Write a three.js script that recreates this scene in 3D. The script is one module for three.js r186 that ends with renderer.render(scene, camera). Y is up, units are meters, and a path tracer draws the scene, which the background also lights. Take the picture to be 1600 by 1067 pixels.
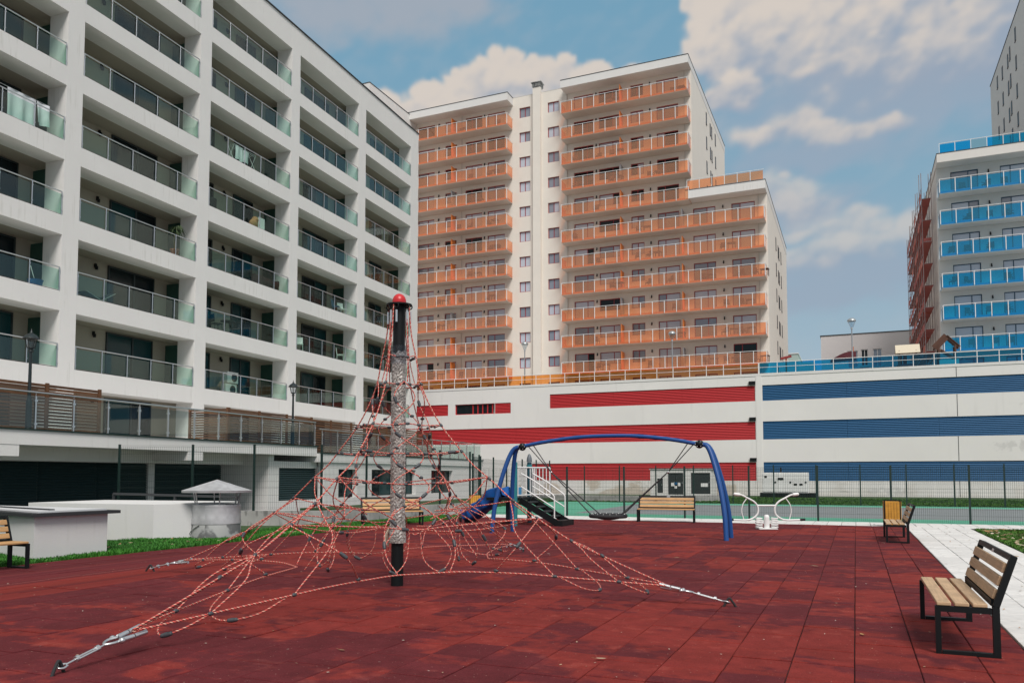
import * as THREE from 'three';
import { mergeGeometries } from 'three/addons/utils/BufferGeometryUtils.js';
import { RoundedBoxGeometry } from 'three/addons/geometries/RoundedBoxGeometry.js';

// ------------------------------------------------------------------ camera, sun, sky, exposure
const scene = new THREE.Scene();
const camera = new THREE.PerspectiveCamera(46.55, 1600 / 1067, 0.1, 1500);
camera.position.set(0, 1.44, 0);
camera.rotation.order = 'YXZ';
camera.rotation.set(THREE.MathUtils.degToRad(3.231), THREE.MathUtils.degToRad(23.4), 0);
camera.setViewOffset(1600, 1067, 0, -139.5, 1600, 1067);          // shift lens: verticals stay nearly upright
scene.add(camera);

const renderer = new THREE.WebGLRenderer({ antialias: true });
renderer.setSize(1024, 682);
renderer.toneMapping = THREE.LinearToneMapping;
const EXPOSURE = 1.04;
renderer.toneMappingExposure = EXPOSURE;
renderer.shadowMap.enabled = true;

const sun = new THREE.DirectionalLight(0xfffaf4, 3.0);
sun.position.set(-5.5 + 44, 88, -30 + 56);
sun.target.position.set(-5.5, 0, -30);
sun.castShadow = true;
sun.shadow.radius = 45;
sun.shadow.mapSize.set(4096, 4096);
Object.assign(sun.shadow.camera, { left: -70, right: 70, top: 70, bottom: -70, near: 1, far: 260 });
scene.add(sun, sun.target);

// ------------------------------------------------------------------ seeded random and noise
function rng(seed) { let s = seed | 0; return () => { s = (s + 0x6d2b79f5) | 0; let t = Math.imul(s ^ (s >>> 15), 1 | s); t = (t + Math.imul(t ^ (t >>> 7), 61 | t)) ^ t; return ((t ^ (t >>> 14)) >>> 0) / 4294967296; }; }
const h2 = (x, y, s = 0) => { let h = Math.imul(x | 0, 374761393) + Math.imul(y | 0, 668265263) + Math.imul(s | 0, 1442695041); h = Math.imul(h ^ (h >>> 13), 1274126177); return ((h ^ (h >>> 16)) >>> 0) / 4294967296; };
function vn(x, y, s = 0, px = 0, py = 0) {                         // value noise, optionally periodic
  const xi = Math.floor(x), yi = Math.floor(y), fx = x - xi, fy = y - yi, u = fx * fx * (3 - 2 * fx), v = fy * fy * (3 - 2 * fy);
  const w = (a, p) => p ? ((a % p) + p) % p : a, x0 = w(xi, px), x1 = w(xi + 1, px), y0 = w(yi, py), y1 = w(yi + 1, py);
  const a = h2(x0, y0, s), b = h2(x1, y0, s), c = h2(x0, y1, s), d = h2(x1, y1, s);
  return a + (b - a) * u + (c - a) * v + (a - b - c + d) * u * v;
}
function fbm(x, y, o = 4, s = 0, p = 0) { let t = 0, a = 0.5, n = 0; for (let i = 0; i < o; i++) { t += a * vn(x, y, s + i * 17, p, p); n += a; x *= 2; y *= 2; p *= 2; a *= 0.5; } return t / n; }
const mix = (a, b, t) => a + (b - a) * t, clamp = (x, a = 0, b = 1) => Math.min(b, Math.max(a, x));
const sst = (a, b, x) => { const t = clamp((x - a) / (b - a)); return t * t * (3 - 2 * t); };
const D2R = Math.PI / 180;

// ------------------------------------------------------------------ sky: air and clouds (azimuth from -Z to +X, elevation; degrees)
function makeSky() {
  const W = 2048, H = 1024, data = new Float32Array(W * H * 4);
  // cumulus heaps, grey stratus and shaded undersides: [azimuth, elevation, half width, half height]
  const CUM = [[-32.8,24.0,3.1,1.7], [-29.1,24.6,2.6,1.7], [-26.2,25.9,2.4,1.9], [-23.4,26.2,2.6,1.9], [-20.3,26.4,2.4,1.8], [-17.3,26.0,2.6,1.8], [-14.7,26.0,2.0,1.5], [-22.5,24.6,6.5,1.9], [-18.7,23.6,8.0,2.3], [-28.6,23.0,5.2,1.9], [-6.7,29.2,3.7,3.3], [-3.7,29.5,4.0,4.0], [-0.4,28.6,4.8,4.4], [3.1,27.6,5.3,4.0], [6.1,26.6,4.4,3.5], [8.2,25.4,3.1,2.6], [-2.9,27.4,5.3,1.9], [2.3,26.3,5.7,1.5], [5.6,25.8,4.0,1.5], [-7.7,25.4,1.6,1.1], [0.5,31.5,8.8,5.3], [-7.2,27.8,2.2,2.0]];
  const MID = [[-3.9,22.8,1.9,1.0], [-1.9,22.4,1.9,0.9], [0.4,22.1,2.4,0.6], [2.4,22.1,1.3,0.6], [-5.9,22.5,2.0,0.8]];
  const LOW = [[-3.5,18.1,2.6,1.4], [-0.3,16.1,3.1,1.1], [2.4,15.2,3.1,1.2], [4.3,15.3,2.2,1.3], [-1.6,14.8,4.8,1.0], [-4.8,19.0,1.8,1.1]];
  const GREY = [[-36.5,30.5,5.7,2.0], [-31.0,31.1,5.3,1.8], [-38.8,31.8,6.6,2.6], [-27.2,31.5,2.6,1.3]];
  const BASE = [[0.3,24.2,7.9,2.2], [3.0,22.8,6.2,1.5], [-1.8,21.0,5.7,1.1], [-5.2,17.8,5.3,1.3], [0.0,13.2,7.9,1.3], [-3.2,12.2,6.6,1.1]];
  const R = rng(41);
  for (let i = 0; i < 90; i++) {                                    // the same kind of sky all round, outside the part in view
    const az = 14 + R() * 282, el = 12 + R() * 58, s = 1 + el / 30, n = 3 + Math.floor(R() * 4);
    for (let j = 0; j < n; j++) CUM.push([az + (R() - 0.5) * 14 * s, el + (R() - 0.3) * 3, (2.5 + R() * 4) * s, (1.4 + R() * 2) * s]);
    BASE.push([az, el - 2.4, 7 * s, 1.6 * s]);
  }
  // gradient noise, then every heap grows puffs on its upper rim and puffs on the puffs
  const gn = (x, y, s) => { const xi = Math.floor(x), yi = Math.floor(y), fx = x - xi, fy = y - yi, u = fx * fx * fx * (fx * (fx * 6 - 15) + 10), v = fy * fy * fy * (fy * (fy * 6 - 15) + 10); const d = (a, b) => { const h = h2(xi + a, yi + b, s) * 6.2832; return Math.cos(h) * (fx - a) + Math.sin(h) * (fy - b); }; const p = d(0, 0), q = d(1, 0), r = d(0, 1), w = d(1, 1); return (p + (q - p) * u + (r - p) * v + (p - q - r + w) * u * v) * 1.4; };
  const gf = (x, y, o, s) => { let t = 0, a = 0.5; for (let i = 0; i < o; i++) { t += a * gn(x, y, s + i * 31); x = x * 2.03 + 9.1; y = y * 2.03 + 4.7; a *= 0.52; } return t; };
  const layer = () => ({ F: new Float32Array(W * H).fill(-1), S: new Float32Array(W * H), Wt: new Float32Array(W * H) });
  const wx = new Float32Array(W * H), wy = new Float32Array(W * H), nz = new Float32Array(W * H), J0 = Math.floor(H / 2) - 4;
  for (let j = J0; j < H; j++) { const el = ((j + 0.5) / H - 0.5) * 180, c = Math.cos(Math.min(el, 75) * D2R); for (let i = 0; i < W; i++) { const az = (i + 0.5) / W * 360 * c, o = j * W + i; wx[o] = gf(az * 0.32, el * 0.32, 5, 3) * 1.0; wy[o] = gf(az * 0.32 + 50, el * 0.32, 5, 7) * 1.0; nz[o] = gf(az * 0.55 + 20, el * 0.75 + 8, 5, 11); } }
  const colOf = (az) => ((Math.atan2(-Math.cos(az * D2R), Math.sin(az * D2R)) / (2 * Math.PI) + 0.5) * W + W) % W;   // direction (sin az, ., -cos az)
  const stamp = (L, az, el, rx, ry, base, kid) => {
    const ca = Math.max(0.25, Math.cos(Math.min(el, 75) * D2R)), m = 1.75, c0 = colOf(az), half = Math.ceil((rx / ca * m + 2.5) / 360 * W), j0 = Math.max(J0, Math.floor(((el - ry * m - 2) / 180 + 0.5) * H)), j1 = Math.min(H - 1, Math.ceil(((el + ry * m + 2) / 180 + 0.5) * H));
    for (let j = j0; j <= j1; j++) for (let k = -half; k <= half; k++) {
      const i = ((Math.round(c0) + k) % W + W) % W, o = j * W + i, kk = Math.min(1, ry / 1.2 + 0.25), dx = (k / W * 360 * ca + wx[o] * kk) / rx, dy = (((j + 0.5) / H - 0.5) * 180 - el + wy[o] * kk) / ry, q = Math.sqrt(dx * dx + dy * dy), f = 1 - q;
      if (f < -0.75) continue;
      if (f > L.F[o]) L.F[o] = f;
      const w = Math.exp(5 * f) * (kid ? 1.5 : 0.6), sh = base + (kid ? 0.34 : 0.42) * clamp(dy * 0.8 - dx * 0.3, -1, 1);
      L.S[o] += w * sh; L.Wt[o] += w;
    }
  };
  const grow = (L, list, R, mid, depth) => { for (const [az, el, rx, ry, fall = 0] of list) {
    const base0 = mid + fall;
    stamp(L, az, el, rx, ry, base0, false);
    const n = depth ? Math.round(6 + rx * 1.2) : 3;
    for (let i = 0; i < n; i++) { const th = -0.5 + R() * 4.14, rr = 0.45 + 0.5 * R(), cx = Math.cos(th), cy = Math.sin(th), s = 0.24 + 0.24 * R(), x1 = az + cx * rx * rr, y1 = el + cy * ry * rr, b1 = base0 + 0.26 * cy - 0.1 * cx; stamp(L, x1, y1, Math.min(rx, 3.4) * s, Math.min(ry, 2.6) * s * 1.1, b1, true);
      if (depth) for (let j = 0; j < 3; j++) { const t2 = R() * 3.3, s2 = s * (0.35 + 0.3 * R()); stamp(L, x1 + Math.cos(t2) * Math.min(rx, 3.4) * s * 0.85, y1 + Math.sin(t2) * Math.min(ry, 2.6) * s * 0.9, Math.min(rx, 3.4) * s2, Math.min(ry, 2.6) * s2 * 1.1, b1 + 0.1 * Math.sin(t2) + 0.05, true); } } } };
  const LC = layer(), LL = layer(), LG = layer(), LB2 = layer(), LM = layer();
  grow(LC, CUM.map((c) => [...c, c[0] > -10 && c[0] < 10 ? clamp((c[1] - 28 + 0.25 * (-2 - c[0])) * 0.04, -0.26, 0.1) : 0]), rng(91), 0.56, 1); grow(LL, LOW, rng(92), 0.62, 0); grow(LM, MID, rng(93), 0.6, 0);
  for (const b of GREY) stamp(LG, ...b, 0.5, false);
  for (const b of BASE) stamp(LB2, ...b, 0.5, false);
  for (let j = 0; j < H; j++) {
    const el = ((j + 0.5) / H - 0.5) * 180;
    for (let i = 0; i < W; i++) {
      const p = j * W + i, o = p * 4, e = clamp(el, 0, 90), k = sst(0, 0.66, Math.pow(e / 90, 0.5));
      let r = mix(0.49, 0.165, k), g = mix(0.56, 0.345, k), b = mix(0.61, 0.485, k);
      const lay = (a, R1, G1, B1) => { r = mix(r, R1, a); g = mix(g, G1, a); b = mix(b, B1, a); };
      if (j >= J0) {
        lay(sst(-0.1, 0.5, nz[p] + 0.1) * 0.12, 0.42, 0.47, 0.53);
        lay(sst(-0.55, 0.75, LG.F[p] + nz[p] * 0.5) * 0.85, 0.37, 0.405, 0.465);
        lay(sst(-0.6, 0.65, LB2.F[p] + nz[p] * 0.4) * 0.78, 0.315, 0.39, 0.49);
        for (const [L, op, lo, hi] of [[LL, 0.6, -0.35, 0.6], [LM, 0.85, -0.3, 0.5], [LC, 0.97, -0.18, 0.24]]) {
          if (L.F[p] < -0.7) continue;
          const rel = clamp(L.Wt[p] ? L.S[p] / L.Wt[p] + nz[p] * 0.55 : 0.5), soft = mix(0.55, 0, sst(0.25, 0.6, rel)), a = sst(lo - soft * 0.5, hi + soft * 0.4, L.F[p] + nz[p] * 0.2) * op;
          if (a < 0.003) continue;
          const q = sst(0.14, 0.95, rel);
          lay(a, mix(0.315, 0.675, q), mix(0.38, 0.605, q), mix(0.475, 0.545, q));
        }
      }
      if (el < 0) lay(sst(0, -8, el), 0.2, 0.2, 0.2);
      data[o] = r / EXPOSURE; data[o + 1] = g / EXPOSURE; data[o + 2] = b / EXPOSURE; data[o + 3] = 1;
    }
  }
  const t = new THREE.DataTexture(data, W, H, THREE.RGBAFormat, THREE.FloatType);
  t.mapping = THREE.EquirectangularReflectionMapping; t.magFilter = t.minFilter = THREE.LinearFilter; t.wrapS = THREE.RepeatWrapping; t.needsUpdate = true;
  return t;
}
const sky = makeSky();
scene.background = sky; scene.environment = sky;

// ------------------------------------------------------------------ geometry helpers
const V = (x, y, z) => new THREE.Vector3(x, y, z);
const flat = (g) => { const n = g.index ? g.toNonIndexed() : g; for (const k of Object.keys(n.attributes)) if (!['position', 'normal', 'uv'].includes(k)) n.deleteAttribute(k); n.morphAttributes = {}; return n; };
const box = (w, h, d, x = 0, y = 0, z = 0, ry = 0, rz = 0, rx = 0) => { const g = flat(new THREE.BoxGeometry(w, h, d)); if (rx) g.rotateX(rx); if (rz) g.rotateZ(rz); if (ry) g.rotateY(ry); return g.translate(x, y, z); };
const bb = (x0, x1, y0, y1, z0, z1) => box(x1 - x0, y1 - y0, z1 - z0, (x0 + x1) / 2, (y0 + y1) / 2, (z0 + z1) / 2);
const rbox = (w, h, d, x = 0, y = 0, z = 0, r = 0.01, ry = 0, rz = 0, rx = 0) => { const g = flat(new RoundedBoxGeometry(w, h, d, 2, r)); if (rx) g.rotateX(rx); if (rz) g.rotateZ(rz); if (ry) g.rotateY(ry); return g.translate(x, y, z); };
const cyl = (r0, r1, h, x, y, z, n = 16, open = false) => flat(new THREE.CylinderGeometry(r1, r0, h, n, 1, open)).translate(x, y, z);
const UP = V(0, 1, 0), Q = new THREE.Quaternion();
function rod(a, b, r, n = 6, r1 = r) { const d = b.clone().sub(a), g = flat(new THREE.CylinderGeometry(r1, r, d.length(), n, 1)); g.applyQuaternion(Q.setFromUnitVectors(UP, d.clone().normalize())); return g.translate((a.x + b.x) / 2, (a.y + b.y) / 2, (a.z + b.z) / 2); }
function bar(a, b, w, h) { const d = b.clone().sub(a), L = d.length(), g = flat(new THREE.BoxGeometry(w, L, h)); g.applyQuaternion(Q.setFromUnitVectors(UP, d.normalize())); return g.translate((a.x + b.x) / 2, (a.y + b.y) / 2, (a.z + b.z) / 2); }
const sph = (r, x, y, z, n = 14, m = 10) => flat(new THREE.SphereGeometry(r, n, m)).translate(x, y, z);
function tube(pts, r, segs, n = 8, closed = false, per = 0) {
  const c = new THREE.CatmullRomCurve3(pts, closed, 'centripetal'), g = new THREE.TubeGeometry(c, segs, r, n, closed);
  if (per) { const L = c.getLength() / per, uv = g.attributes.uv; for (let i = 0; i < uv.count; i++) uv.setX(i, uv.getX(i) * L); }
  return flat(g);
}
const lathe = (pts, n = 20) => flat(new THREE.LatheGeometry(pts.map(([r, y]) => new THREE.Vector2(r, y)), n));
function prism(poly, y0, y1) {                                      // footprint [[x, z], ...] extruded upward
  const s = new THREE.Shape(poly.map(([x, z]) => new THREE.Vector2(x, -z)));
  return flat(new THREE.ExtrudeGeometry(s, { depth: y1 - y0, bevelEnabled: false })).rotateX(-Math.PI / 2).translate(0, y0, 0);
}
function holed(x0, x1, y0, y1, holes, t) {                          // wall in the XY plane, front face at z = 0, thickness t backwards, with openings
  const s = new THREE.Shape([new THREE.Vector2(x0, y0), new THREE.Vector2(x1, y0), new THREE.Vector2(x1, y1), new THREE.Vector2(x0, y1)]);
  for (const [a, b, c, d] of holes) s.holes.push(new THREE.Path([new THREE.Vector2(a, c), new THREE.Vector2(a, d), new THREE.Vector2(b, d), new THREE.Vector2(b, c)]));
  return flat(new THREE.ExtrudeGeometry(s, { depth: t, bevelEnabled: false })).translate(0, 0, -t);
}
function uvm(g, s = 1) {                                            // uv in metres from the dominant direction of each face
  const p = g.attributes.position, uv = new Float32Array(p.count * 2), a = V(), b = V(), c = V();
  for (let i = 0; i < p.count; i += 3) {
    a.fromBufferAttribute(p, i); b.fromBufferAttribute(p, i + 1); c.fromBufferAttribute(p, i + 2);
    const n = b.clone().sub(a).cross(c.clone().sub(a)), x = Math.abs(n.x), y = Math.abs(n.y), z = Math.abs(n.z);
    [a, b, c].forEach((q, k) => { const [u, v] = y >= x && y >= z ? [q.x, q.z] : x >= z ? [q.z, q.y] : [q.x, q.y]; uv[(i + k) * 2] = u * s; uv[(i + k) * 2 + 1] = v * s; });
  }
  g.setAttribute('uv', new THREE.BufferAttribute(uv, 2)); return g;
}
const merged = (l) => Array.isArray(l) ? (l.length > 1 ? mergeGeometries(l) : l[0]) : l;
const counts = {};
function numbered(n) { const k = counts[n] = (counts[n] ?? -1) + 1; return k ? n + '_' + String(k).padStart(3, '0') : n; }
function mesh(name, g, m) { const o = new THREE.Mesh(g, m); o.name = name; o.castShadow = o.receiveShadow = true; return o; }
function part(name, geos, m, parent, keepUV = false) { const g = merged(geos); if (!keepUV) uvm(g); const o = mesh(name, g, m); parent.add(o); return o; }
function put(name, geometry, m, parent, x, y, z, ry = 0) { const o = mesh(name, geometry, m); o.position.set(x, y, z); o.rotation.y = ry; parent.add(o); return o; }   // shared geometry
function tag(o, label, category, group) { o.userData.label = label; o.userData.category = category; if (group) o.userData.group = group; return o; }
function thing(name, label, category, pos = [0, 0, 0], turn = 0, group) { const o = new THREE.Group(); o.name = numbered(name); o.position.set(...pos); o.rotation.y = turn; scene.add(o); return tag(o, label, category, group); }
function copy(src, label, pos, turn = 0, group) { const o = src.clone(); o.name = numbered(src.name.replace(/_\d{3}$/, '')); o.position.set(...pos); o.rotation.y = turn; o.userData = { ...src.userData, label }; if (group) o.userData.group = group; scene.add(o); return o; }
function struct(name, geos, m, keepUV = false) { const g = merged(geos); if (!keepUV) uvm(g); const o = mesh(numbered(name), g, m); o.userData.kind = 'structure'; scene.add(o); return o; }

// ------------------------------------------------------------------ textures
function tex(w, h, f, { rep = [1, 1], srgb = true } = {}) {          // f(x, y) -> linear rgb (colour) or a grey value
  const d = new Uint8Array(w * h * 4), enc = (c) => { c = clamp(c); return 255 * (srgb ? (c <= 0.0031308 ? c * 12.92 : 1.055 * Math.pow(c, 1 / 2.4) - 0.055) : c); };
  for (let y = 0; y < h; y++) for (let x = 0; x < w; x++) { const c = f(x, y), o = (y * w + x) * 4; if (typeof c === 'number') d[o] = d[o + 1] = d[o + 2] = enc(c); else { d[o] = enc(c[0]); d[o + 1] = enc(c[1]); d[o + 2] = enc(c[2]); } d[o + 3] = 255; }
  const t = new THREE.DataTexture(d, w, h, THREE.RGBAFormat, THREE.UnsignedByteType);
  t.wrapS = t.wrapT = THREE.RepeatWrapping; t.magFilter = THREE.LinearFilter; t.minFilter = THREE.LinearMipmapLinearFilter; t.generateMipmaps = true;
  if (srgb) t.colorSpace = THREE.SRGBColorSpace; t.repeat.set(...rep); t.needsUpdate = true; return t;
}
const std = (c, roughness = 0.7, metalness = 0, extra = {}) => new THREE.MeshStandardMaterial({ color: new THREE.Color().setRGB(...(typeof c === 'number' ? [c, c, c] : c)), roughness, metalness, ...extra });
const glassy = (c, extra = {}) => new THREE.MeshPhysicalMaterial({ color: new THREE.Color().setRGB(...c), roughness: 0.02, transmission: 1, thickness: 0, ior: 1.5, ...extra });
const grain = tex(256, 256, (x, y) => fbm(x / 8, y / 8, 5, 5, 32), { srgb: false });
const grainAt = (s) => { const t = grain.clone(); t.repeat.set(s, s); t.needsUpdate = true; return t; };
// painted render: faint trowel mottling plus grimy run marks
const plasterTex = (base, s, streak) => tex(512, 512, (x, y) => { const a = fbm(x / 64, y / 64, 5, s, 8), b = fbm(x / 6, y / 90, 3, s + 9, 0), st = sst(0.6, 0.85, b) * streak * sst(0.45, 0.7, a), m = 1 + (a - 0.5) * 0.07 - st; return [base[0] * m, base[1] * m, base[2] * m * (1 - st * 0.15)]; }, { rep: [0.16, 0.16] });
const M = {
  wall: std(1, 0.85, 0, { map: plasterTex([0.715, 0.705, 0.685], 1, 0.11), bumpMap: grainAt(2), bumpScale: 0.003 }),
  wallCream: std(1, 0.85, 0, { map: plasterTex([0.76, 0.715, 0.645], 21, 0.06) }),
  wallBlue: std(1, 0.85, 0, { map: plasterTex([0.70, 0.675, 0.635], 33, 0.05) }),
  garage: std(1, 0.85, 0, { map: plasterTex([0.75, 0.735, 0.71], 43, 0.12) }),
  block: std(1, 0.9, 0, { map: plasterTex([0.66, 0.66, 0.65], 53, 0.06), bumpMap: grainAt(3), bumpScale: 0.003 }),
  grey: std([0.66, 0.63, 0.63], 0.9), paleGreen: std([0.42, 0.52, 0.48], 0.9),
  steel: std([0.62, 0.63, 0.64], 0.28, 1), white: std([0.78, 0.78, 0.77], 0.45), chrome: std([0.7, 0.71, 0.72], 0.2, 1),
  black: new THREE.MeshPhysicalMaterial({ color: new THREE.Color().setRGB(0.007, 0.009, 0.010), roughness: 0.5, specularIntensity: 0.45 }), blackRough: std([0.02, 0.02, 0.022], 0.8), dark: std([0.022, 0.028, 0.03], 0.6),
  darkGreen: std([0.006, 0.024, 0.02], 0.55), capBlack: std([0.03, 0.033, 0.036], 0.55),
  louvre: std([0.016, 0.042, 0.045], 0.55), red: std([0.52, 0.024, 0.03], 0.6), blue: std([0.003, 0.095, 0.235], 0.6),
  redFrame: std([0.30, 0.02, 0.03], 0.5), blueFrame: std([0.02, 0.07, 0.12], 0.45), doorFrame: std([0.02, 0.03, 0.032], 0.45),
  paneDark: new THREE.MeshPhysicalMaterial({ color: new THREE.Color().setRGB(0.008, 0.014, 0.017), roughness: 0.05, ior: 1.5, specularIntensity: 0.6 }),
  paneTeal: new THREE.MeshPhysicalMaterial({ color: new THREE.Color().setRGB(0.012, 0.045, 0.05), roughness: 0.06, ior: 1.45, specularIntensity: 0.6 }),
  paneMid: new THREE.MeshPhysicalMaterial({ color: new THREE.Color().setRGB(0.22, 0.245, 0.30), roughness: 0.1, ior: 1.7, clearcoat: 1, clearcoatRoughness: 0.03 }),
  paneLight: new THREE.MeshPhysicalMaterial({ color: new THREE.Color().setRGB(0.50, 0.54, 0.62), roughness: 0.15, ior: 1.7, clearcoat: 1, clearcoatRoughness: 0.03 }),
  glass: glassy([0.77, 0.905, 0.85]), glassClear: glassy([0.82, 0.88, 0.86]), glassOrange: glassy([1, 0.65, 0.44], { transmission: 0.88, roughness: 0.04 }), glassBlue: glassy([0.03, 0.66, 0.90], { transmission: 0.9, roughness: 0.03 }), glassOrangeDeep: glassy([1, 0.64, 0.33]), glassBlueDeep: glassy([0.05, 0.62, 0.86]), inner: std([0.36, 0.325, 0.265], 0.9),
  screenOrange: std([0.80, 0.24, 0.05], 0.5), screenGreen: std([0.02, 0.07, 0.055], 0.35), screenGrey: std([0.3, 0.31, 0.33], 0.5),
  slabEdge: std([0.62, 0.58, 0.53], 0.85), lampBlack: std([0.012, 0.02, 0.022], 0.4), lampGlass: glassy([0.85, 0.88, 0.9], { roughness: 0.25 }),
  teal: std([0.02, 0.19, 0.22], 0.4), tealDark: std([0.012, 0.06, 0.085], 0.4), slideBlue: std([0.010, 0.10, 0.36], 0.35), swingBlue: std([0.010, 0.070, 0.26], 0.45),
  slideLight: std([0.08, 0.3, 0.55], 0.4),
};
{ // garage render: mottling, drips under the stripes, soot smudges and splashed soil, one texture over the whole front
  const t = tex(2048, 256, (x, y) => {
    const X = x / 2048 * 78 - 52, Y = y / 256 * 8.7, a = fbm(X * 0.5, Y * 0.5, 5, 501), run = fbm(X * 2.6, Y * 0.22, 4, 507), f = fbm(X * 5, Y * 5, 4, 511);
    let m = 1 + (a - 0.5) * 0.08 - sst(0.62, 0.85, run) * 0.07 * sst(0.35, 0.6, a), br = 0;
    const smudge = (cx, cy, w, h, k) => { const d = Math.hypot((X - cx) / w, (Y - cy) / h) - (f - 0.5) * 1.4; m -= k * sst(1, 0.2, d) * sst(0.35, 0.6, f); };
    smudge(9.6, 3.35, 1.6, 0.4, 0.16); smudge(11.5, 3.6, 1.5, 0.5, 0.14); smudge(10.4, 6.05, 1.2, 0.18, 0.1); smudge(2.0, 0.35, 2.0, 0.3, 0.16); smudge(-14, 0.4, 2.4, 0.4, 0.18);
    br = sst(0.5, 0.66, fbm(X * 0.9, Y * 1.6, 5, 517) + (0.55 - Y) * 0.25) * (Y < 1.3 ? 0.3 : 0) * (X < -8 ? 1 : 0.25);
    return [0.76 * m * (1 - br * 0.75), 0.745 * m * (1 - br), 0.72 * m * (1 - br * 1.25)];
  }); t.repeat.set(1 / 78, 1 / 8.7); t.offset.set(52 / 78, 0); M.garage = std(1, 0.85, 0, { map: t });
}
const woodTex = (base, s, k = 0.3) => tex(256, 256, (x, y) => { const g = fbm(x / 64 + fbm(x / 90, y / 30, 2, s) * 0.4, y / 5, 4, s + 3), a = fbm(x / 40, y / 40, 3, s + 8), m = 1 + (g - 0.5) * k + (a - 0.5) * 0.35; return [base[0] * m, base[1] * m, base[2] * m]; }, { rep: [1.1, 1.6] });
M.plank = std(1, 0.55, 0, { map: woodTex([0.52, 0.30, 0.13], 61), bumpMap: grainAt(4), bumpScale: 0.001 });
M.plankPale = std(1, 0.6, 0, { map: woodTex([0.50, 0.34, 0.20], 66, 0.45), bumpMap: grainAt(4), bumpScale: 0.001 });
M.binWood = std(1, 0.5, 0, { map: woodTex([0.56, 0.27, 0.035], 71) });
M.trellis = [std(1, 0.7, 0, { map: woodTex([0.125, 0.055, 0.024], 81, 0.5) }), std(1, 0.7, 0, { map: woodTex([0.095, 0.045, 0.023], 87, 0.5) }), std(1, 0.7, 0, { map: woodTex([0.15, 0.064, 0.026], 93, 0.5) })];
M.brownWood = std([0.09, 0.036, 0.02], 0.7);
M.concrete = std(1, 0.9, 0, { map: tex(512, 512, (x, y) => { const a = fbm(x / 50, y / 50, 6, 101, 0), s = sst(0.55, 0.75, fbm(x / 14, y / 60, 4, 107)), m = 0.34 + (a - 0.5) * 0.2 - s * 0.13; return [m, m * 0.985, m * 0.95]; }, { rep: [0.3, 0.3] }), bumpMap: grainAt(2), bumpScale: 0.006 });
M.galv = std(1, 0.5, 0.35, { map: tex(256, 256, (x, y) => { const a = fbm(x / 18, y / 18, 3, 111), b = fbm(x / 60, y / 60, 3, 117), m = 0.50 + (a - 0.5) * 0.18 + (b - 0.5) * 0.2; return [m, m * 1.01, m * 1.03]; }, { rep: [0.7, 0.7] }) });
M.galvOld = std(1, 0.65, 0.2, { map: tex(256, 256, (x, y) => { const a = fbm(x / 40, y / 40, 5, 121), s = sst(0.5, 0.62, a), m = mix(0.42, 0.16, s); return [m * 0.97, m, mix(m * 0.98, m, s)]; }, { rep: [0.5, 0.5] }) });

// ------------------------------------------------------------------ the ground
struct('ground', bb(-400, 400, -0.4, -0.06, -600, 120), std(1, 0.95, 0, { map: tex(512, 512, (x, y) => { const a = fbm(x / 32, y / 32, 6, 131, 16), m = 0.21 + (a - 0.5) * 0.12; return [m, m * 0.98, m * 0.94]; }, { rep: [0.2, 0.2] }) }));

// red rubber safety tiles: worn orange-red crust over damp maroon, in patches with ragged outlines
const TW = 0.45, TD = 0.52, PX0 = -12.4, PX1 = 1.25, PZ0 = -25, PZ1 = 4;
function rubberColour(x, z) {
  const wx = x + (fbm(x * 1.1, z * 1.1, 3, 201) - 0.5) * 1.0, wz = z + (fbm(x * 1.1 + 40, z * 1.1, 3, 203) - 0.5) * 1.0;
  const big = fbm(wx * 0.34 + 3.1, wz * 0.52 + 1.7, 4, 205), mid = fbm(wx * 1.25, wz * 1.9, 4, 207), fine = fbm(x * 9, z * 9, 3, 209);
  const ci = Math.floor((x + 0.04) / TW), ri = Math.floor(z / TD), th = h2(ci, ri, 211);
  const streak = fbm(wx * 0.8 + 11, wz * 2.6, 4, 219);
  let w = sst(0.485, 0.575, big * 0.46 + mid * 0.18 + streak * 0.36 + (fine - 0.5) * 0.14 + (th - 0.5) * 0.16 + 0.022 * sst(-8, -1, x) - 0.012);
  const scuff = sst(0.62, 0.74, fbm(x * 3.1 + 9, z * 6.5, 4, 213)) * 0.5;
  const g = 0.74 + 0.42 * h2(Math.floor(x * 190), Math.floor(z * 190), 215) + (fine - 0.5) * 0.35;
  w = clamp(w * 0.82 + scuff * 0.4);
  let r = mix(0.120, 0.212, w), gg = mix(0.0200, 0.0285, w), b = mix(0.0240, 0.0225, w);
  const dust = scuff * 0.16 * sst(0.42, 0.75, fine); const t = 0.90 + th * 0.20;
  r = r * g * t + dust * 0.3; gg = gg * g * t + dust * 0.17; b = b * g * t + dust * 0.14;
  if (h2(Math.floor(x * 170), Math.floor(z * 170), 217) > 0.9985) { r = 0.42; gg = 0.3; b = 0.24; }   // pale grit
  return [r, gg, b];
}
const NEAR = [-9.5, 1.5, -13, -2], FAR = [-12.6, 1.4, -25.2, -11.2];
const regionTex = ([x0, x1, z0, z1], n) => { const t = tex(n, n, (x, y) => rubberColour(x0 + (x + 0.5) / n * (x1 - x0), z0 + (y + 0.5) / n * (z1 - z0))); t.wrapS = t.wrapT = THREE.ClampToEdgeWrapping; return t; };
const rubberBump = grainAt(14), rubberStd = (o) => new THREE.MeshPhysicalMaterial({ color: 0xffffff, roughness: 0.9, specularIntensity: 0.3, ...o });
const rubberNear = rubberStd({ map: regionTex(NEAR, 2048), bumpMap: rubberBump, bumpScale: 0.002 }), rubberFar = rubberStd({ map: regionTex(FAR, 2048), bumpMap: rubberBump, bumpScale: 0.002 });
const TILE_FULL = [-12.6, 1.4, -25.2, 4.2];
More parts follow.
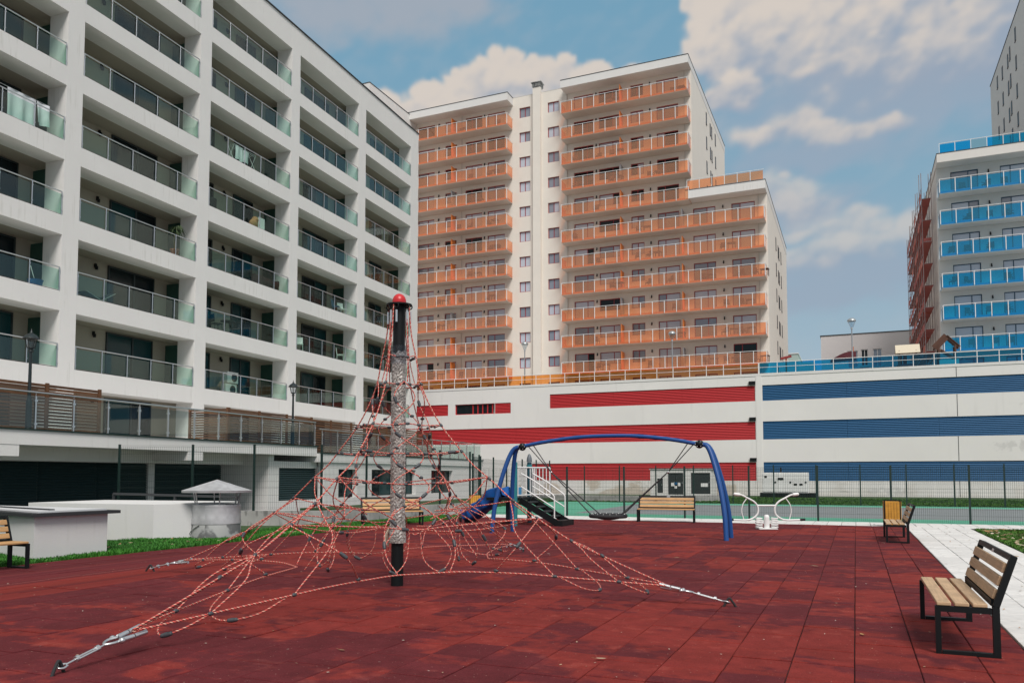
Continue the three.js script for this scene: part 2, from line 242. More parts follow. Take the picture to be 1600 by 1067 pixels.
function tileGeo(x0, x1, z0, z1, top, reg) {
  const b = 0.005, y1 = top - 0.005, y0 = -0.05, P = [], U = [];
  const A = [[x0, y1, z0], [x1, y1, z0], [x1, y1, z1], [x0, y1, z1]], T = [[x0 + b, top, z0 + b], [x1 - b, top, z0 + b], [x1 - b, top, z1 - b], [x0 + b, top, z1 - b]], B = A.map(([x, , z]) => [x, y0, z]);
  const quad = (a, b2, c, d) => { for (const q of [a, b2, c, a, c, d]) { P.push(...q); U.push((q[0] - reg[0]) / (reg[1] - reg[0]), (q[2] - reg[2]) / (reg[3] - reg[2])); } };
  quad(T[0], T[3], T[2], T[1]);
  for (let i = 0; i < 4; i++) { const j = (i + 1) % 4; quad(A[i], T[i], T[j], A[j]); quad(B[i], A[i], A[j], B[j]); }
  const g = new THREE.BufferGeometry(); g.setAttribute('position', new THREE.Float32BufferAttribute(P, 3)); g.setAttribute('uv', new THREE.Float32BufferAttribute(U, 2)); g.computeVertexNormals(); return g;
}
const playground = new THREE.Group(); playground.name = 'playground_surface'; playground.userData.kind = 'structure'; scene.add(playground);
part('tile_bed', bb(PX0, PX1, -0.055, -0.016, PZ0, PZ1), std([0.012, 0.006, 0.006], 0.95), playground);
{
  const R = rng(7), all = [];
  for (let c = -28; c <= 2; c++) {
    const x0 = Math.max(PX0, -0.04 + c * TW), x1 = Math.min(PX1, -0.04 + (c + 1) * TW);
    if (x1 - x0 < 0.05) continue;
    const off = c >= 1 ? 0.31 : c % 5 === 0 ? 0.12 : 0;
    for (let r = -49; r < 6; r++) {
      const z0 = Math.max(PZ0, -6.09 + r * TD + TD * 11 + off), z1 = Math.min(PZ1, z0 + TD);
      if (z1 - z0 < 0.05 || z1 > 3.9 && z0 > 3.9) continue;
      const g = 0.0026 + R() * 0.0022, cx = (x0 + x1) / 2, cz = (z0 + z1) / 2, d = Math.hypot(cx, cz);
      const fx = cx * Math.cos(23.4 * D2R) - cz * Math.sin(23.4 * D2R), fz = -cz * Math.cos(23.4 * D2R) - cx * Math.sin(23.4 * D2R);
      const seen = fz > 3 && Math.abs(cx * Math.cos(23.4 * D2R) + (-cz) * -0 + cz * -Math.sin(23.4 * D2R)) < fz * 0.72;
      all.push({ x0: x0 + g, x1: x1 - g, z0: z0 + g + 0.002, z1: z1 - g - 0.002, top: (R() - 0.5) * 0.009, d: seen ? d : d + 100, cz });
    }
  }
  all.sort((a, b) => a.d - b.d);
  const restN = [], restF = [];
  all.forEach((t, i) => {
    const near = t.cz > -12.4 && t.x0 > -9.4 && t.z1 < -2, reg = near ? NEAR : FAR, g = tileGeo(t.x0, t.x1, t.z0, t.z1, t.top, reg);
    if (i < 300) { const m = mesh('rubber_tile', g, near ? rubberNear : rubberFar); playground.add(m); } else (near ? restN : restF).push(g);
  });
  for (const [l, m] of [[restN, rubberNear], [restF, rubberFar]]) { const o = mesh('rubber_tile', mergeGeometries(l), m); o.userData.kind = 'stuff'; playground.add(o); }
}

// white concrete pavers: along the right edge, and a strip in front of the court fence
const paverM = [0, 1, 2].map((i) => std(1, 0.88, 0, { map: tex(128, 128, (x, y) => { const a = fbm(x / 20, y / 20, 5, 301 + i), s = sst(0.62, 0.8, fbm(x / 30, y / 30, 4, 311 + i)), m = (0.62 + i * 0.03) + (a - 0.5) * 0.16 - s * 0.12; return [m, m * 0.985, m * 0.955]; }, { rep: [1.3, 1.3] }) }));
const paving = new THREE.Group(); paving.name = 'paver_path'; paving.userData.kind = 'structure'; scene.add(paving);
part('paver_bed', [bb(1.262, 2.84, -0.055, -0.012, -25.0, 4), bb(-15, 14, -0.055, -0.012, -27.05, -25.01)], std([0.12, 0.115, 0.10], 0.95), paving);
{
  const R = rng(17), geos = [0, 1, 2].map((i) => uvm(rbox(0.382, 0.06, 0.385, 0, 0, 0, 0.008).translate(i * 3.1, 0, i * 1.7)).translate(-i * 3.1, 0, -i * 1.7)), rest = [[], [], []];
  let n = 0;
  for (let z = -6.2; z > -25; z -= 0.394) for (let c = 0; c < 4; c++) {
    const k = Math.floor(R() * 3), m = mesh('paver', geos[k], paverM[k]); m.position.set(1.46 + c * 0.391, -0.028 + (R() - 0.5) * 0.006, z - 0.2); m.rotation.y = (R() - 0.5) * 0.01; paving.add(m); n++;
  }
  for (let z = -5.806; z < 3.6; z += 0.394) for (let c = 0; c < 4; c++) { const k = Math.floor(R() * 3); rest[k].push(geos[k].clone().translate(1.46 + c * 0.391, -0.028 + (R() - 0.5) * 0.006, z - 0.2)); }
  for (let r = 0; r < 5; r++) for (let x = -14.8; x < 13.5; x += 0.394) { const k = Math.floor(R() * 3); rest[k].push(geos[k].clone().translate(x, -0.028 + (R() - 0.5) * 0.006, -25.22 - r * 0.394)); }
  rest.forEach((l, k) => { const o = mesh('paver', mergeGeometries(l), paverM[k]); o.userData.kind = 'stuff'; paving.add(o); });
}

// sports court: green surround with a worn grey field
struct('sports_court', bb(-15.6, 24, -0.06, -0.008, -42, -27.12), std(1, 0.85, 0, { map: tex(256, 256, (x, y) => { const a = fbm(x / 20, y / 20, 5, 401), m = 1 + (a - 0.5) * 0.25; return [0.085 * m, 0.34 * m, 0.225 * m]; }, { rep: [0.25, 0.25] }) }));
struct('court_field', prism([[-10.05, -29.4], [22, -29.4], [22, -39.9], [-10.28, -39.9]], -0.03, -0.003), std(1, 0.85, 0, { map: tex(256, 256, (x, y) => { const a = fbm(x / 24, y / 10, 5, 411), m = 0.205 + (a - 0.5) * 0.09; return [m * 0.92, m * 1.02, m * 1.04]; }, { rep: [0.12, 0.2] }) }));
// lawns
const soilM = std(1, 0.95, 0, { map: tex(256, 256, (x, y) => { const a = fbm(x / 10, y / 10, 5, 421, 0), b = fbm(x / 40, y / 40, 4, 425); return [0.022 + a * 0.02, 0.05 + b * 0.045, 0.012 + a * 0.012]; }, { rep: [0.7, 0.7] }) });
struct('lawn', [bb(-19.9, -12.41, -0.05, -0.005, -25, 4)], soilM);
struct('lawn_by_path', prism([[2.86, -24.3], [14, -24.3], [14, 3], [2.86, 3]], -0.05, -0.004), soilM);
struct('lawn_by_garage', bb(-19.9, 26, -0.06, 0.0, -59.4, -42.05), soilM);
struct('verge', prism([[-19.8, -25.05], [-15.1, -25.05], [-15.7, -42], [-19.8, -42]], -0.06, 0.18), soilM);
{
  const R = rng(23), blade = (n, h, w) => { const l = []; for (let i = 0; i < n; i++) { const a = R() * 6.28, t = 0.25 + R() * 0.5, x = (R() - 0.5) * 0.07, z = (R() - 0.5) * 0.07, hh = h * (0.6 + R() * 0.6), c = Math.cos(a), s = Math.sin(a); const g = new THREE.BufferGeometry(); const k = hh * t;
    g.setAttribute('position', new THREE.Float32BufferAttribute([x - s * w, 0, z + c * w, x + s * w, 0, z - c * w, x + c * k * 0.5 + s * w * 0.8, hh * 0.65, z + s * k * 0.5 - c * w * 0.8, x - s * w, 0, z + c * w, x + c * k * 0.5 + s * w * 0.8, hh * 0.65, z + s * k * 0.5 - c * w * 0.8, x + c * k, hh, z + s * k], 3)); g.setAttribute('uv', new THREE.Float32BufferAttribute(new Float32Array(12), 2)); g.computeVertexNormals(); l.push(g); } return mergeGeometries(l); };
  const scatter = (name, label, n, h, w, inside, col, spread) => {
    const o = new THREE.InstancedMesh(blade(7, h, w), std([1, 1, 1], 0.75, 0, { side: THREE.DoubleSide }), n), m = new THREE.Matrix4(), c = new THREE.Color();
    for (let i = 0; i < n; i++) { const [x, z] = inside(R); const s = 0.6 + R() * 0.8; m.makeRotationY(R() * 6.28).scale(V(s, s * (0.7 + 0.6 * fbm(x * 1.5, z * 1.5, 2, 31)), s)).setPosition(x, -0.004, z); o.setMatrixAt(i, m); const t = R(), q = fbm(x * 1.3, z * 1.3, 3, 37) - 0.5; c.setRGB(col[0] * (0.7 + t * spread + q), col[1] * (0.75 + t * 0.5 + q * 0.8), col[2] * (0.7 + t * 0.6)); o.setColorAt(i, c); }
    o.name = numbered(name); o.castShadow = o.receiveShadow = true; o.userData.kind = 'stuff'; o.userData.label = label; o.userData.category = 'grass'; scene.add(o);
  };
  const edge = (x, z) => true;
  scatter('grass', 'bright green lawn between the red playground and the concrete curb', 26000, 0.06, 0.009, (R) => { const z = -7 - R() * 18; return [-12.42 - R() * (z > -13 ? 2.2 : 1.9), z]; }, [0.03, 0.17, 0.012], 0.9);
  scatter('grass', 'patch of grass strewn with fallen leaves beside the white path', 20000, 0.05, 0.008, (R) => [2.9 + R() * R() * 6, -24.25 + R() * 10], [0.055, 0.16, 0.016], 0.8);
  scatter('grass', 'strip of darker grass along the foot of the striped garage wall', 14000, 0.04, 0.03, (R) => [-19 + R() * 34, -42.1 - R() * 12], [0.04, 0.13, 0.014], 0.8);
  scatter('grass', 'rough grass on the raised verge behind the slide', 5000, 0.12, 0.02, (R) => { const z = -26 - R() * 15.5; return [-15.3 - R() * 4, z]; }, [0.03, 0.08, 0.012], 0.8);
}

// ------------------------------------------------------------------ white apartment building on the left (local x along its front, local z outward)
const F = (k) => 5.38 + 2.82 * k, PIL = [[-14.5, -13.8], [-7.65, -6.95], [-0.8, -0.1], [6.03, 6.73], [12.82, 13.55], [19.62, 20.45], [26.5, 27.6]];
const LB = thing('apartment_building', 'long white apartment building at left with a grid of recessed glass-railed balconies', 'building', [-26.67, 0, -20.6], 93.006 * D2R);
const LBw = (u, y, n) => LB.localToWorld(V(u, y, n)); LB.updateMatrixWorld();
const LROT = 93.006 * D2R, LBpos = (u, y, n) => { const p = LBw(u, y, n); return [p.x, p.y, p.z]; };
{
  const g = [];
  for (const [a, b] of PIL) g.push(bb(a, b, 0, 25.75, -0.95, 0));
  for (let i = 0; i < PIL.length - 1; i++) for (let k = 0; k <= 7; k++) {
    const a = PIL[i][1], b = PIL[i + 1][0], y = F(k);
    g.push(bb(a, b, k < 7 ? y - 0.72 : F(6) + 2.1, k < 7 ? y : 25.75, -0.95, -0.004));
  }
  const sl = [];
  for (let k = 0; k < 7; k++) sl.push(bb(-14.5, 27.58, F(k) - 0.7, F(k) - 0.012, -1.9, -0.952));
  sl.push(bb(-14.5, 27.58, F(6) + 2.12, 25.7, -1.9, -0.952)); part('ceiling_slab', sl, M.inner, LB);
  part('wall', g, M.wall, LB);
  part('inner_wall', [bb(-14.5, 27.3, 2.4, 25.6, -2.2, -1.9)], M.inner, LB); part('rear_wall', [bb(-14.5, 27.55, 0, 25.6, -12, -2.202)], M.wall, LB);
  part('parapet_cap', [bb(-14.6, 27.66, 25.752, 25.80, -0.5, 0.06), bb(27.2, 27.66, 25.752, 25.80, -12.05, -0.502)], M.capBlack, LB);
  const doors = [[[-3.95, -1.2, 0.55]], [[2.98, 5.48, 0.55]], [[7.55, 9.12, 0.5], [10.6, 12.12, 0.5]], [[16.62, 19.1, 0.5]], [[21.3, 22.6, 0.5], [24.15, 25.72, 0.5]]];
  const doorGeo = new Map(), R = rng(5);
  for (let i = 0; i < 5; i++) for (let k = -1; k < 7; k++) for (const [a, b, f] of doors[i]) {
    const y = k < 0 ? 2.64 : F(k), w = b - a, key = w.toFixed(2);
    if (!doorGeo.has(key)) { const t = 0.06; doorGeo.set(key, [uvm(merged([bb(0, t, 0, 2.06, 0, 0.07), bb(w - t, w, 0, 2.06, 0, 0.07), bb(t, w - t, 2.0, 2.06, 0, 0.07), bb(t, w - t, 0, 0.07, 0, 0.07), bb(w * f - 0.04, w * f + 0.04, 0.07, 2.0, 0, 0.065)])), uvm(bb(t, w * f - 0.04, 0.07, 2.0, 0.012, 0.03)), uvm(bb(w * f + 0.04, w - t, 0.07, 2.0, 0.012, 0.03))]); }
    const [fr, p1, p2] = doorGeo.get(key), d = put('balcony_door', fr, M.doorFrame, LB, a, y, -1.9);
    put('pane', p1, R() < 0.55 ? M.paneDark : M.paneTeal, d, 0, 0, 0); put('pane', p2, R() < 0.6 ? M.paneDark : M.paneTeal, d, 0, 0, 0);
  }
  // railings: glass panes, steel posts, handrail
  const paneG = {}, postG = uvm(merged([cyl(0.021, 0.021, 0.86, 0, 0.43, 0, 8), box(0.05, 0.03, 0.05, 0, 0.16, 0), box(0.05, 0.03, 0.05, 0, 0.72, 0)]));
  for (let i = 0; i < 5; i++) {
    const a = PIL[i + 1][1] + 0.012, b = PIL[i + 2][0] - 0.012, n = 5, w = (b - a) / n;
    paneG[i] = uvm(box(w - 0.05, 0.74, 0.012, 0, 0.42, 0));
    const rail = uvm(rod(V(a, 0.88, 0), V(b, 0.88, 0), 0.024, 8)), shoe = uvm(bb(a, b, 0.0, 0.025, -0.05, 0.02));
    for (let k = 0; k < 7; k++) {
      const r = put('balcony_railing', rail, M.steel, LB, 0, F(k), -0.05); put('base_strip', shoe, M.capBlack, r, 0, 0.002, 0);
      for (let j = 0; j < n; j++) put('glass_pane', paneG[i], M.glass, r, a + (j + 0.5) * w, 0, 0);
      for (let j = 0; j <= n; j++) put('post', postG, M.steel, r, j === 0 ? a + 0.03 : j === n ? b - 0.03 : a + j * w, 0, 0.035);
    }
  }
  const scr = uvm(bb(-0.03, 0.03, 0.02, 1.98, -1.87, -0.97)), lampG = uvm(merged([box(0.08, 0.16, 0.08, 0, 0, 0.04), cyl(0.055, 0.06, 0.14, 0, -0.1, 0.1, 10)]));
  for (let i = 1; i < 6; i++) for (let k = 0; k < 7; k++) put('privacy_screen', scr, M.screenGreen, LB, PIL[i + 1][0] + 0.25, F(k), 0);
  [-4.6, 2.35, 9.9, 16.0, 23.4].forEach((u) => { for (let k = -1; k < 7; k++) put('wall_lamp', lampG, M.black, LB, u, (k < 0 ? 2.64 : F(k)) + 1.9, -1.9); });
  // podium: deck slab, beams and the lower walls with dark louvred openings
  part('deck_slab', [bb(-24, 6.05, 2.24, 2.62, -1.2, 6.5), bb(6.05, 23.8, 2.0, 2.36, -1.2, 6.62), bb(-24, 3.6, 1.86, 2.24, 3.98, 5.0)], M.wall, LB);
  part('deck_edge', [bb(-24, 6.1, 2.622, 2.665, 6.2, 6.54), bb(6.1, 23.84, 2.362, 2.405, 6.3, 6.66)], M.darkGreen, LB);
  part('deck_beam', [bb(-7.95, -7.22, 1.94, 2.236, 4.0, 6.49), bb(-1.26, -0.56, 1.94, 2.236, 4.0, 6.49)], M.wall, LB);
  part('basement_wall', [bb(-24, 3.6, -0.06, 0.46, 3.7, 4.0), bb(-0.44, -0.16, 0.46, 1.86, 3.7, 4.02), bb(3.3, 3.62, -0.06, 2.236, 3.7, 6.2), bb(3.62, 6.5, 1.74, 2.0, 5.9, 6.2), bb(3.62, 6.5, -0.06, 0.45, 5.9, 6.2), bb(3.62, 3.95, 0.45, 1.74, 5.9, 6.2), bb(-24, -7.0, 0.46, 1.86, 3.72, 3.85)], M.wall, LB);
  { const h = [[7.62, 9.1, 0.48, 1.72], [10.4, 14.85, 0.48, 1.72], [16.65, 19.4, 0.48, 1.72]];
    const w = holed(6.5, 23.7, -0.06, 2.0, h, 0.3).translate(0, 0, 6.55);
    part('basement_wall', [w, bb(23.4, 23.7, -0.06, 2.0, -1.2, 6.25)], M.wall, LB);
    for (const [a, b, c, d] of h) {
      const n = Math.max(2, Math.round((b - a) / 1.1)), t = 0.05, f = [bb(a, b, d - t, d, 6.27, 6.33), bb(a, b, c, c + t, 6.27, 6.33)];
      for (let j = 0; j <= n; j++) { const x = mix(a + t / 2, b - t / 2, j / n); f.push(bb(x - t / 2, x + t / 2, c + t, d - t, 6.27, 6.33)); }
      const win = part('basement_window', f, M.doorFrame, LB);
      for (let j = 0; j < n; j++) { const x0 = mix(a + t / 2, b - t / 2, j / n), x1 = mix(a + t / 2, b - t / 2, (j + 1) / n); part('pane', bb(x0 + t / 2, x1 - t / 2, c + t, d - t, 6.285, 6.30), j % 2 ? M.paneTeal : M.paneDark, win); }
    } }
  const slats = (a, b, y0, y1, z) => { const l = [bb(a, b, y0, y1, z - 0.12, z - 0.09)]; for (let y = y0 + 0.03; y < y1 - 0.04; y += 0.085) l.push(box(b - a, 0.075, 0.016, (a + b) / 2, y + 0.03, z - 0.04, 0, 0, -0.6)); return l; };
  for (const [a, b, z, y1] of [[-7.0, -4.6, 3.98, 1.86], [-4.57, -2.5, 3.98, 1.86], [-2.47, -0.44, 3.98, 1.86], [-0.16, 1.7, 3.98, 1.86], [1.73, 3.3, 3.98, 1.86], [3.95, 6.48, 6.17, 1.74]]) { const o = part('louvre_panel', slats(a, b, 0.46, y1, z), M.louvre, LB); o.userData.kind = 'stuff'; }
}
// terrace railing on the podium deck
function glassRail(name, label, u0, u1, y, n, posts) {
  const t = thing(name, label, 'railing', LBpos(0, 0, 0), LROT);
  part('handrail', [rod(V(u0, y + 1.0, n), V(u1, y + 1.0, n), 0.026, 10)], M.steel, t);
  const pg = uvm(merged([bb(-0.022, 0.022, 0, 0.9, -0.022, 0.022), rod(V(0, 0.9, 0), V(0, 0.99, 0.02), 0.016, 6), box(0.09, 0.05, 0.06, 0, 0.16, 0), box(0.09, 0.05, 0.06, 0, 0.78, 0)]));
  for (let i = 0; i < posts.length; i++) {
    put('post', pg, M.steel, t, posts[i], y, n);
    if (i < posts.length - 1) part('glass_pane', bb(posts[i] + 0.04, posts[i + 1] - 0.04, y + 0.06, y + 0.9, n - 0.006, n + 0.006), M.glassClear, t);
  }
  return t;
}
{
  const a = []; for (let u = -10.25; u < 6; u += 1.163) a.push(u); a.push(5.95);
  const r = glassRail('terrace_railing', 'clear glass terrace railing with steel posts along the upper deck edge at left', -10.3, 6.02, 2.64, 6.44, a);
  part('handrail', rod(V(6.0, 3.64, 6.44), V(6.0, 3.64, 4.6), 0.026, 10), M.steel, r); part('glass_pane', bb(5.99, 6.002, 2.7, 3.54, 4.6, 6.4), M.glassClear, r);
  const b = []; for (let u = 6.4; u < 23.7; u += 1.16) b.push(u);
  const s = glassRail('terrace_railing', 'glass terrace railing on the lower deck beyond the lamp, ending near the garage', 6.2, 23.75, 2.38, 6.5, b);
  part('handrail', rod(V(23.75, 3.38, 6.5), V(23.75, 3.38, 1), 0.026, 10), M.steel, s); part('glass_pane', bb(23.74, 23.752, 2.44, 3.28, 1, 6.45), M.glassClear, s);
}
// slatted timber screens on the terrace: each board a piece of its own
function slatScreen(label, runs) {
  const t = thing('slatted_screen', label, 'screen', LBpos(0, 0, 0), LROT, 'timber screens on the terrace'); delete t.userData.group;
  const R = rng(label.length);
  for (const { u0, u1, n0, n1, y0, y1, n } of runs) {
    const L = Math.hypot(u1 - u0, n1 - n0), a = -Math.atan2(n1 - n0, u1 - u0), k = Math.max(1, Math.round(L / 1.6));
    const at = (s, y, off) => [u0 + (u1 - u0) * s + Math.sin(a) * off, y, n0 + (n1 - n0) * s + Math.cos(a) * off];
    for (let j = 0; j <= k; j++) put('post', postOf(y1 - y0), M.trellis[0], t, ...at(j / k, y0, 0.01), a);
    const sg = slatOf(L / k - 0.08), step = (y1 - y0 - 0.04) / n;
    for (let j = 0; j < k; j++) for (let i = 0; i < n; i++) put('slat', sg, M.trellis[Math.floor(R() * 3)], t, ...at((j + 0.5) / k, y0 + 0.06 + i * step, (R() - 0.5) * 0.006), a);
  }
  return t;
}
const slatCache = {}; function slatOf(L) { const k = L.toFixed(2); return slatCache[k] ??= uvm(rbox(L, 0.07, 0.022, 0, 0, 0, 0.004)); }
function postOf(h) { const k = 'p' + h.toFixed(2); return slatCache[k] ??= uvm(box(0.08, h, 0.07, 0, h / 2, 0)); }
slatScreen('brown slatted timber screen at far left behind the black lantern', [{ u0: -9.6, u1: -4.45, n0: 6.1, n1: 6.1, y0: 2.66, y1: 3.96, n: 14 }]);
slatScreen('brown slatted timber enclosure with a corner post, left of the lower terrace', [{ u0: 1.08, u1: 1.08, n0: 4.4, n1: 6.1, y0: 2.66, y1: 3.88, n: 13 }, { u0: 1.12, u1: 6.2, n0: 6.1, n1: 6.1, y0: 2.66, y1: 3.88, n: 13 }]);
slatScreen('long brown slatted timber screen behind the rope net, far end of the terrace', [{ u0: 6.3, u1: 17.9, n0: 5.9, n1: 5.9, y0: 2.4, y1: 3.86, n: 14 }]);

// ------------------------------------------------------------------ striped parking garage and its deck
const GZ = -59.5;
{
  const G = thing('parking_garage', 'long white garage block with red and blue louvred stripes behind the sports court', 'garage', [0, 0, GZ]);
  const bands = [];
  for (const [y0, y1] of [[6.82, 7.95], [4.03, 5.33], [1.07, 2.4]]) {
    bands.push([y0 > 6 ? -22.44 : y0 > 3 ? -38 : -24.0, -6.55, y0, y1, 'red']);
    bands.push([-6.05, 22, y0, y1, 'blue']);
  }
  bands.push([-40, -31.67, 6.5, 7.45, 'red']); bands.push([-27.3, -25.86, 6.55, 7.42, 'red']);
  const holes = bands.map(([a, b, c, d]) => [a, b, c, d]); holes.push([-31.0, -27.32, 6.55, 7.42]);
  part('wall', [holed(-52, 26, -0.06, 8.62, holes, 0.3), bb(-52, 26, -0.06, 8.6, -0.6, -0.45)], M.garage, G);
  part('parapet', bb(-52, 26, 8.62, 8.80, -0.3, 0.03), M.wall, G);
  part('roof_deck', bb(-52, 26, 8.3, 8.72, -62, -0.62), M.concrete, G);
  part('pilaster', bb(-6.5, -6.1, 0, 8.619, -0.002, 0.025), M.garage, G);
  part('wall_joint', [bb(6.24, 6.28, 0.05, 1.06, 0, 0.006), bb(6.24, 6.28, 2.42, 4.02, 0, 0.006), bb(6.24, 6.28, 5.35, 6.8, 0, 0.006), bb(6.24, 6.28, 7.97, 8.6, 0, 0.006)], M.capBlack, G);
  for (const [a, b, c, d, col] of bands) {
    const n = Math.max(1, Math.round((b - a) / 6.1)), w = (b - a) / n;
    for (let i = 0; i < n; i++) {
      const l = [bb(a + i * w, a + (i + 1) * w, c, d, -0.2, -0.18)];
      for (let y = c + 0.02; y < d - 0.06; y += 0.118) l.push(box(w - 0.02, 0.11, 0.014, a + (i + 0.5) * w, y + 0.05, -0.07 + (i % 2) * 0.006, 0, 0, -0.55));
      const o = part('louvre_band', l, col === 'red' ? M.red : M.blue, G); o.userData.kind = 'stuff';
    }
  }
  { const f = [bb(-31, -27.32, 6.55, 6.6, -0.2, -0.1), bb(-31, -27.32, 7.37, 7.42, -0.2, -0.1)]; [-31, -29.4, -28.95, -28.5, -28.05, -27.6, -27.35].forEach((x) => f.push(bb(x, x + 0.07, 6.6, 7.37, -0.2, -0.1)));
    const w = part('strip_window', f, M.red, G); [[-30.9, -29.42], [-29.31, -28.97], [-28.86, -28.52], [-28.41, -28.07], [-27.96, -27.62]].forEach(([a, b]) => part('pane', bb(a, b, 6.6, 7.37, -0.17, -0.15), M.paneDark, w)); }
  for (const y of [8.0, 5.38, 2.45]) { const v = part('vent_box', bb(-6.98, -6.53, y, y + 0.26, -0.1, 0.13), M.black, G); }
  part('hatch', bb(-1.0, -0.45, 0.35, 1.0, 0, 0.02), M.garage, G).userData.label = 'small white service hatch';
}
function deckRail(label, x0, x1, glass, y = 8.8, z = GZ - 0.1) {
  const t = thing('deck_railing', label, 'railing', [x0, y, z]), L = x1 - x0, n = Math.round(L / 1.26), w = L / n;
  part('handrail', [rod(V(0, 0.80, 0), V(L, 0.80, 0), 0.024, 6)], M.white, t); part('mid_rail', rod(V(0, 0.45, 0.02), V(L, 0.45, 0.02), 0.018, 6), M.white, t);
  const pg = uvm(bb(-0.022, 0.022, 0, 0.79, -0.02, 0.02)), gg = uvm(bb(-w / 2 + 0.02, w / 2 - 0.02, 0.03, 0.77, -0.03, -0.02));
  for (let i = 0; i <= n; i++) { put('post', pg, M.white, t, i * w, 0, 0); if (i < n) put('glass_pane', gg, glass, t, (i + 0.5) * w, 0, 0); }
}
deckRail('orange glass railing along the garage roof, above the red stripes', -46, -6.3, M.glassOrangeDeep);
deckRail('blue glass railing along the garage roof, above the blue stripes', -6.25, 20, M.glassBlueDeep);

// ------------------------------------------------------------------ flats with coloured balconies
const FZ = -80, BZ = 1.6;                                             // facade plane; balcony fronts stand 1.6 m proud
const winCache = {};
function addWindow(parent, x0, x1, y0, y1, mull, frameM, R, name = 'window', bright = 0.5) {
  const w = x1 - x0, h = y1 - y0, key = [w.toFixed(2), h.toFixed(2), mull].join(), t = 0.075;
  winCache[key] ??= [uvm(merged([bb(0, t, 0, h, 0, 0.06), bb(w - t, w, 0, h, 0, 0.06), bb(t, w - t, 0, t, 0, 0.06), bb(t, w - t, h - t, h, 0, 0.06), bb(w * mull - t / 2, w * mull + t / 2, t, h - t, 0, 0.055)])), uvm(bb(t, w * mull - t / 2, t, h - t, 0.01, 0.025)), uvm(bb(w * mull + t / 2, w - t, t, h - t, 0.01, 0.025))];
  const [f, a, b] = winCache[key], o = put(name, f, frameM, parent, x0, y0, -0.2);
  const pick = () => { const r = R(); return r < bright * 0.75 ? M.paneLight : r < bright + 0.15 ? M.paneMid : M.paneDark; };
  const m = pick(); put('pane', a, m, o, 0, 0, 0); put('pane', b, R() < 0.6 ? m : pick(), o, 0, 0, 0);
}
const paneCache = {};
function addBalcony(parent, x0, x1, y, n, glass, ends, slabM = M.slabEdge) {
  const w = (x1 - x0) / n, key = w.toFixed(3) + glass.uuid, L = (x1 - x0).toFixed(2);
  const s = put('balcony', paneCache['s' + L] ??= uvm(bb(0, x1 - x0, 0, 0.24, 0.02, BZ - 0.05)), slabM, parent, x0, y + 0.03, 0);
  const pg = paneCache[key] ??= uvm(box(w - 0.07, 1.16, 0.012, 0, 0.61, BZ));
  const po = paneCache.post ??= uvm(bb(-0.028, 0.028, 0.08, 1.3, BZ + 0.01, BZ + 0.05));
  const rl = paneCache['r' + L] ??= uvm(rod(V(0, 1.3, BZ + 0.02), V(x1 - x0, 1.3, BZ + 0.02), 0.026, 6));
  put('handrail', rl, M.white, s, 0, 0, 0);
  for (let i = 0; i < n; i++) put('glass_pane', pg, glass, s, (i + 0.5) * w, 0, 0);
  for (let i = 0; i <= n; i++) put('post', po, M.white, s, i * w, 0, 0);
  const eg = paneCache['e' + glass.uuid] ??= uvm(bb(-0.006, 0.006, 0.04, 1.19, 0.1, BZ - 0.08)), er = paneCache.er ??= uvm(bb(-0.022, 0.022, 1.27, 1.31, 0.02, BZ));
  for (const e of ends) { const x = e ? x1 - x0 + 0.012 : -0.012; put('glass_pane', eg, glass, s, x, 0, 0); put('handrail', er, M.white, s, x, 0, 0); }
  return s;
}
const wl = uvm(merged([box(0.1, 0.2, 0.1, 0, 0, 0.06), sph(0.08, 0, -0.13, 0.12, 8, 6)]));
const slit = {}; M.slitFrame = std([0.05, 0.045, 0.05], 0.6);
function addSlits(parent, x, face, list, ys, m) { for (const [z, dy, h] of list) for (const y of ys) { const k = h.toFixed(2) + face; slit[k] ??= [uvm(merged([bb(-0.03, 0.03, 0, h, -0.24, -0.2), bb(-0.03, 0.03, 0, h, 0.2, 0.24), bb(-0.03, 0.03, h, h + 0.05, -0.24, 0.24), bb(-0.06, 0.06, -0.05, 0, -0.27, 0.27)])), uvm(bb(-0.012, 0.012, 0, h, -0.2, 0.2))]; const o = put('window', slit[k][0], m, parent, x + face * 0.012, y + dy, z); put('pane', slit[k][1], M.paneDark, o, 0, 0, 0); } }
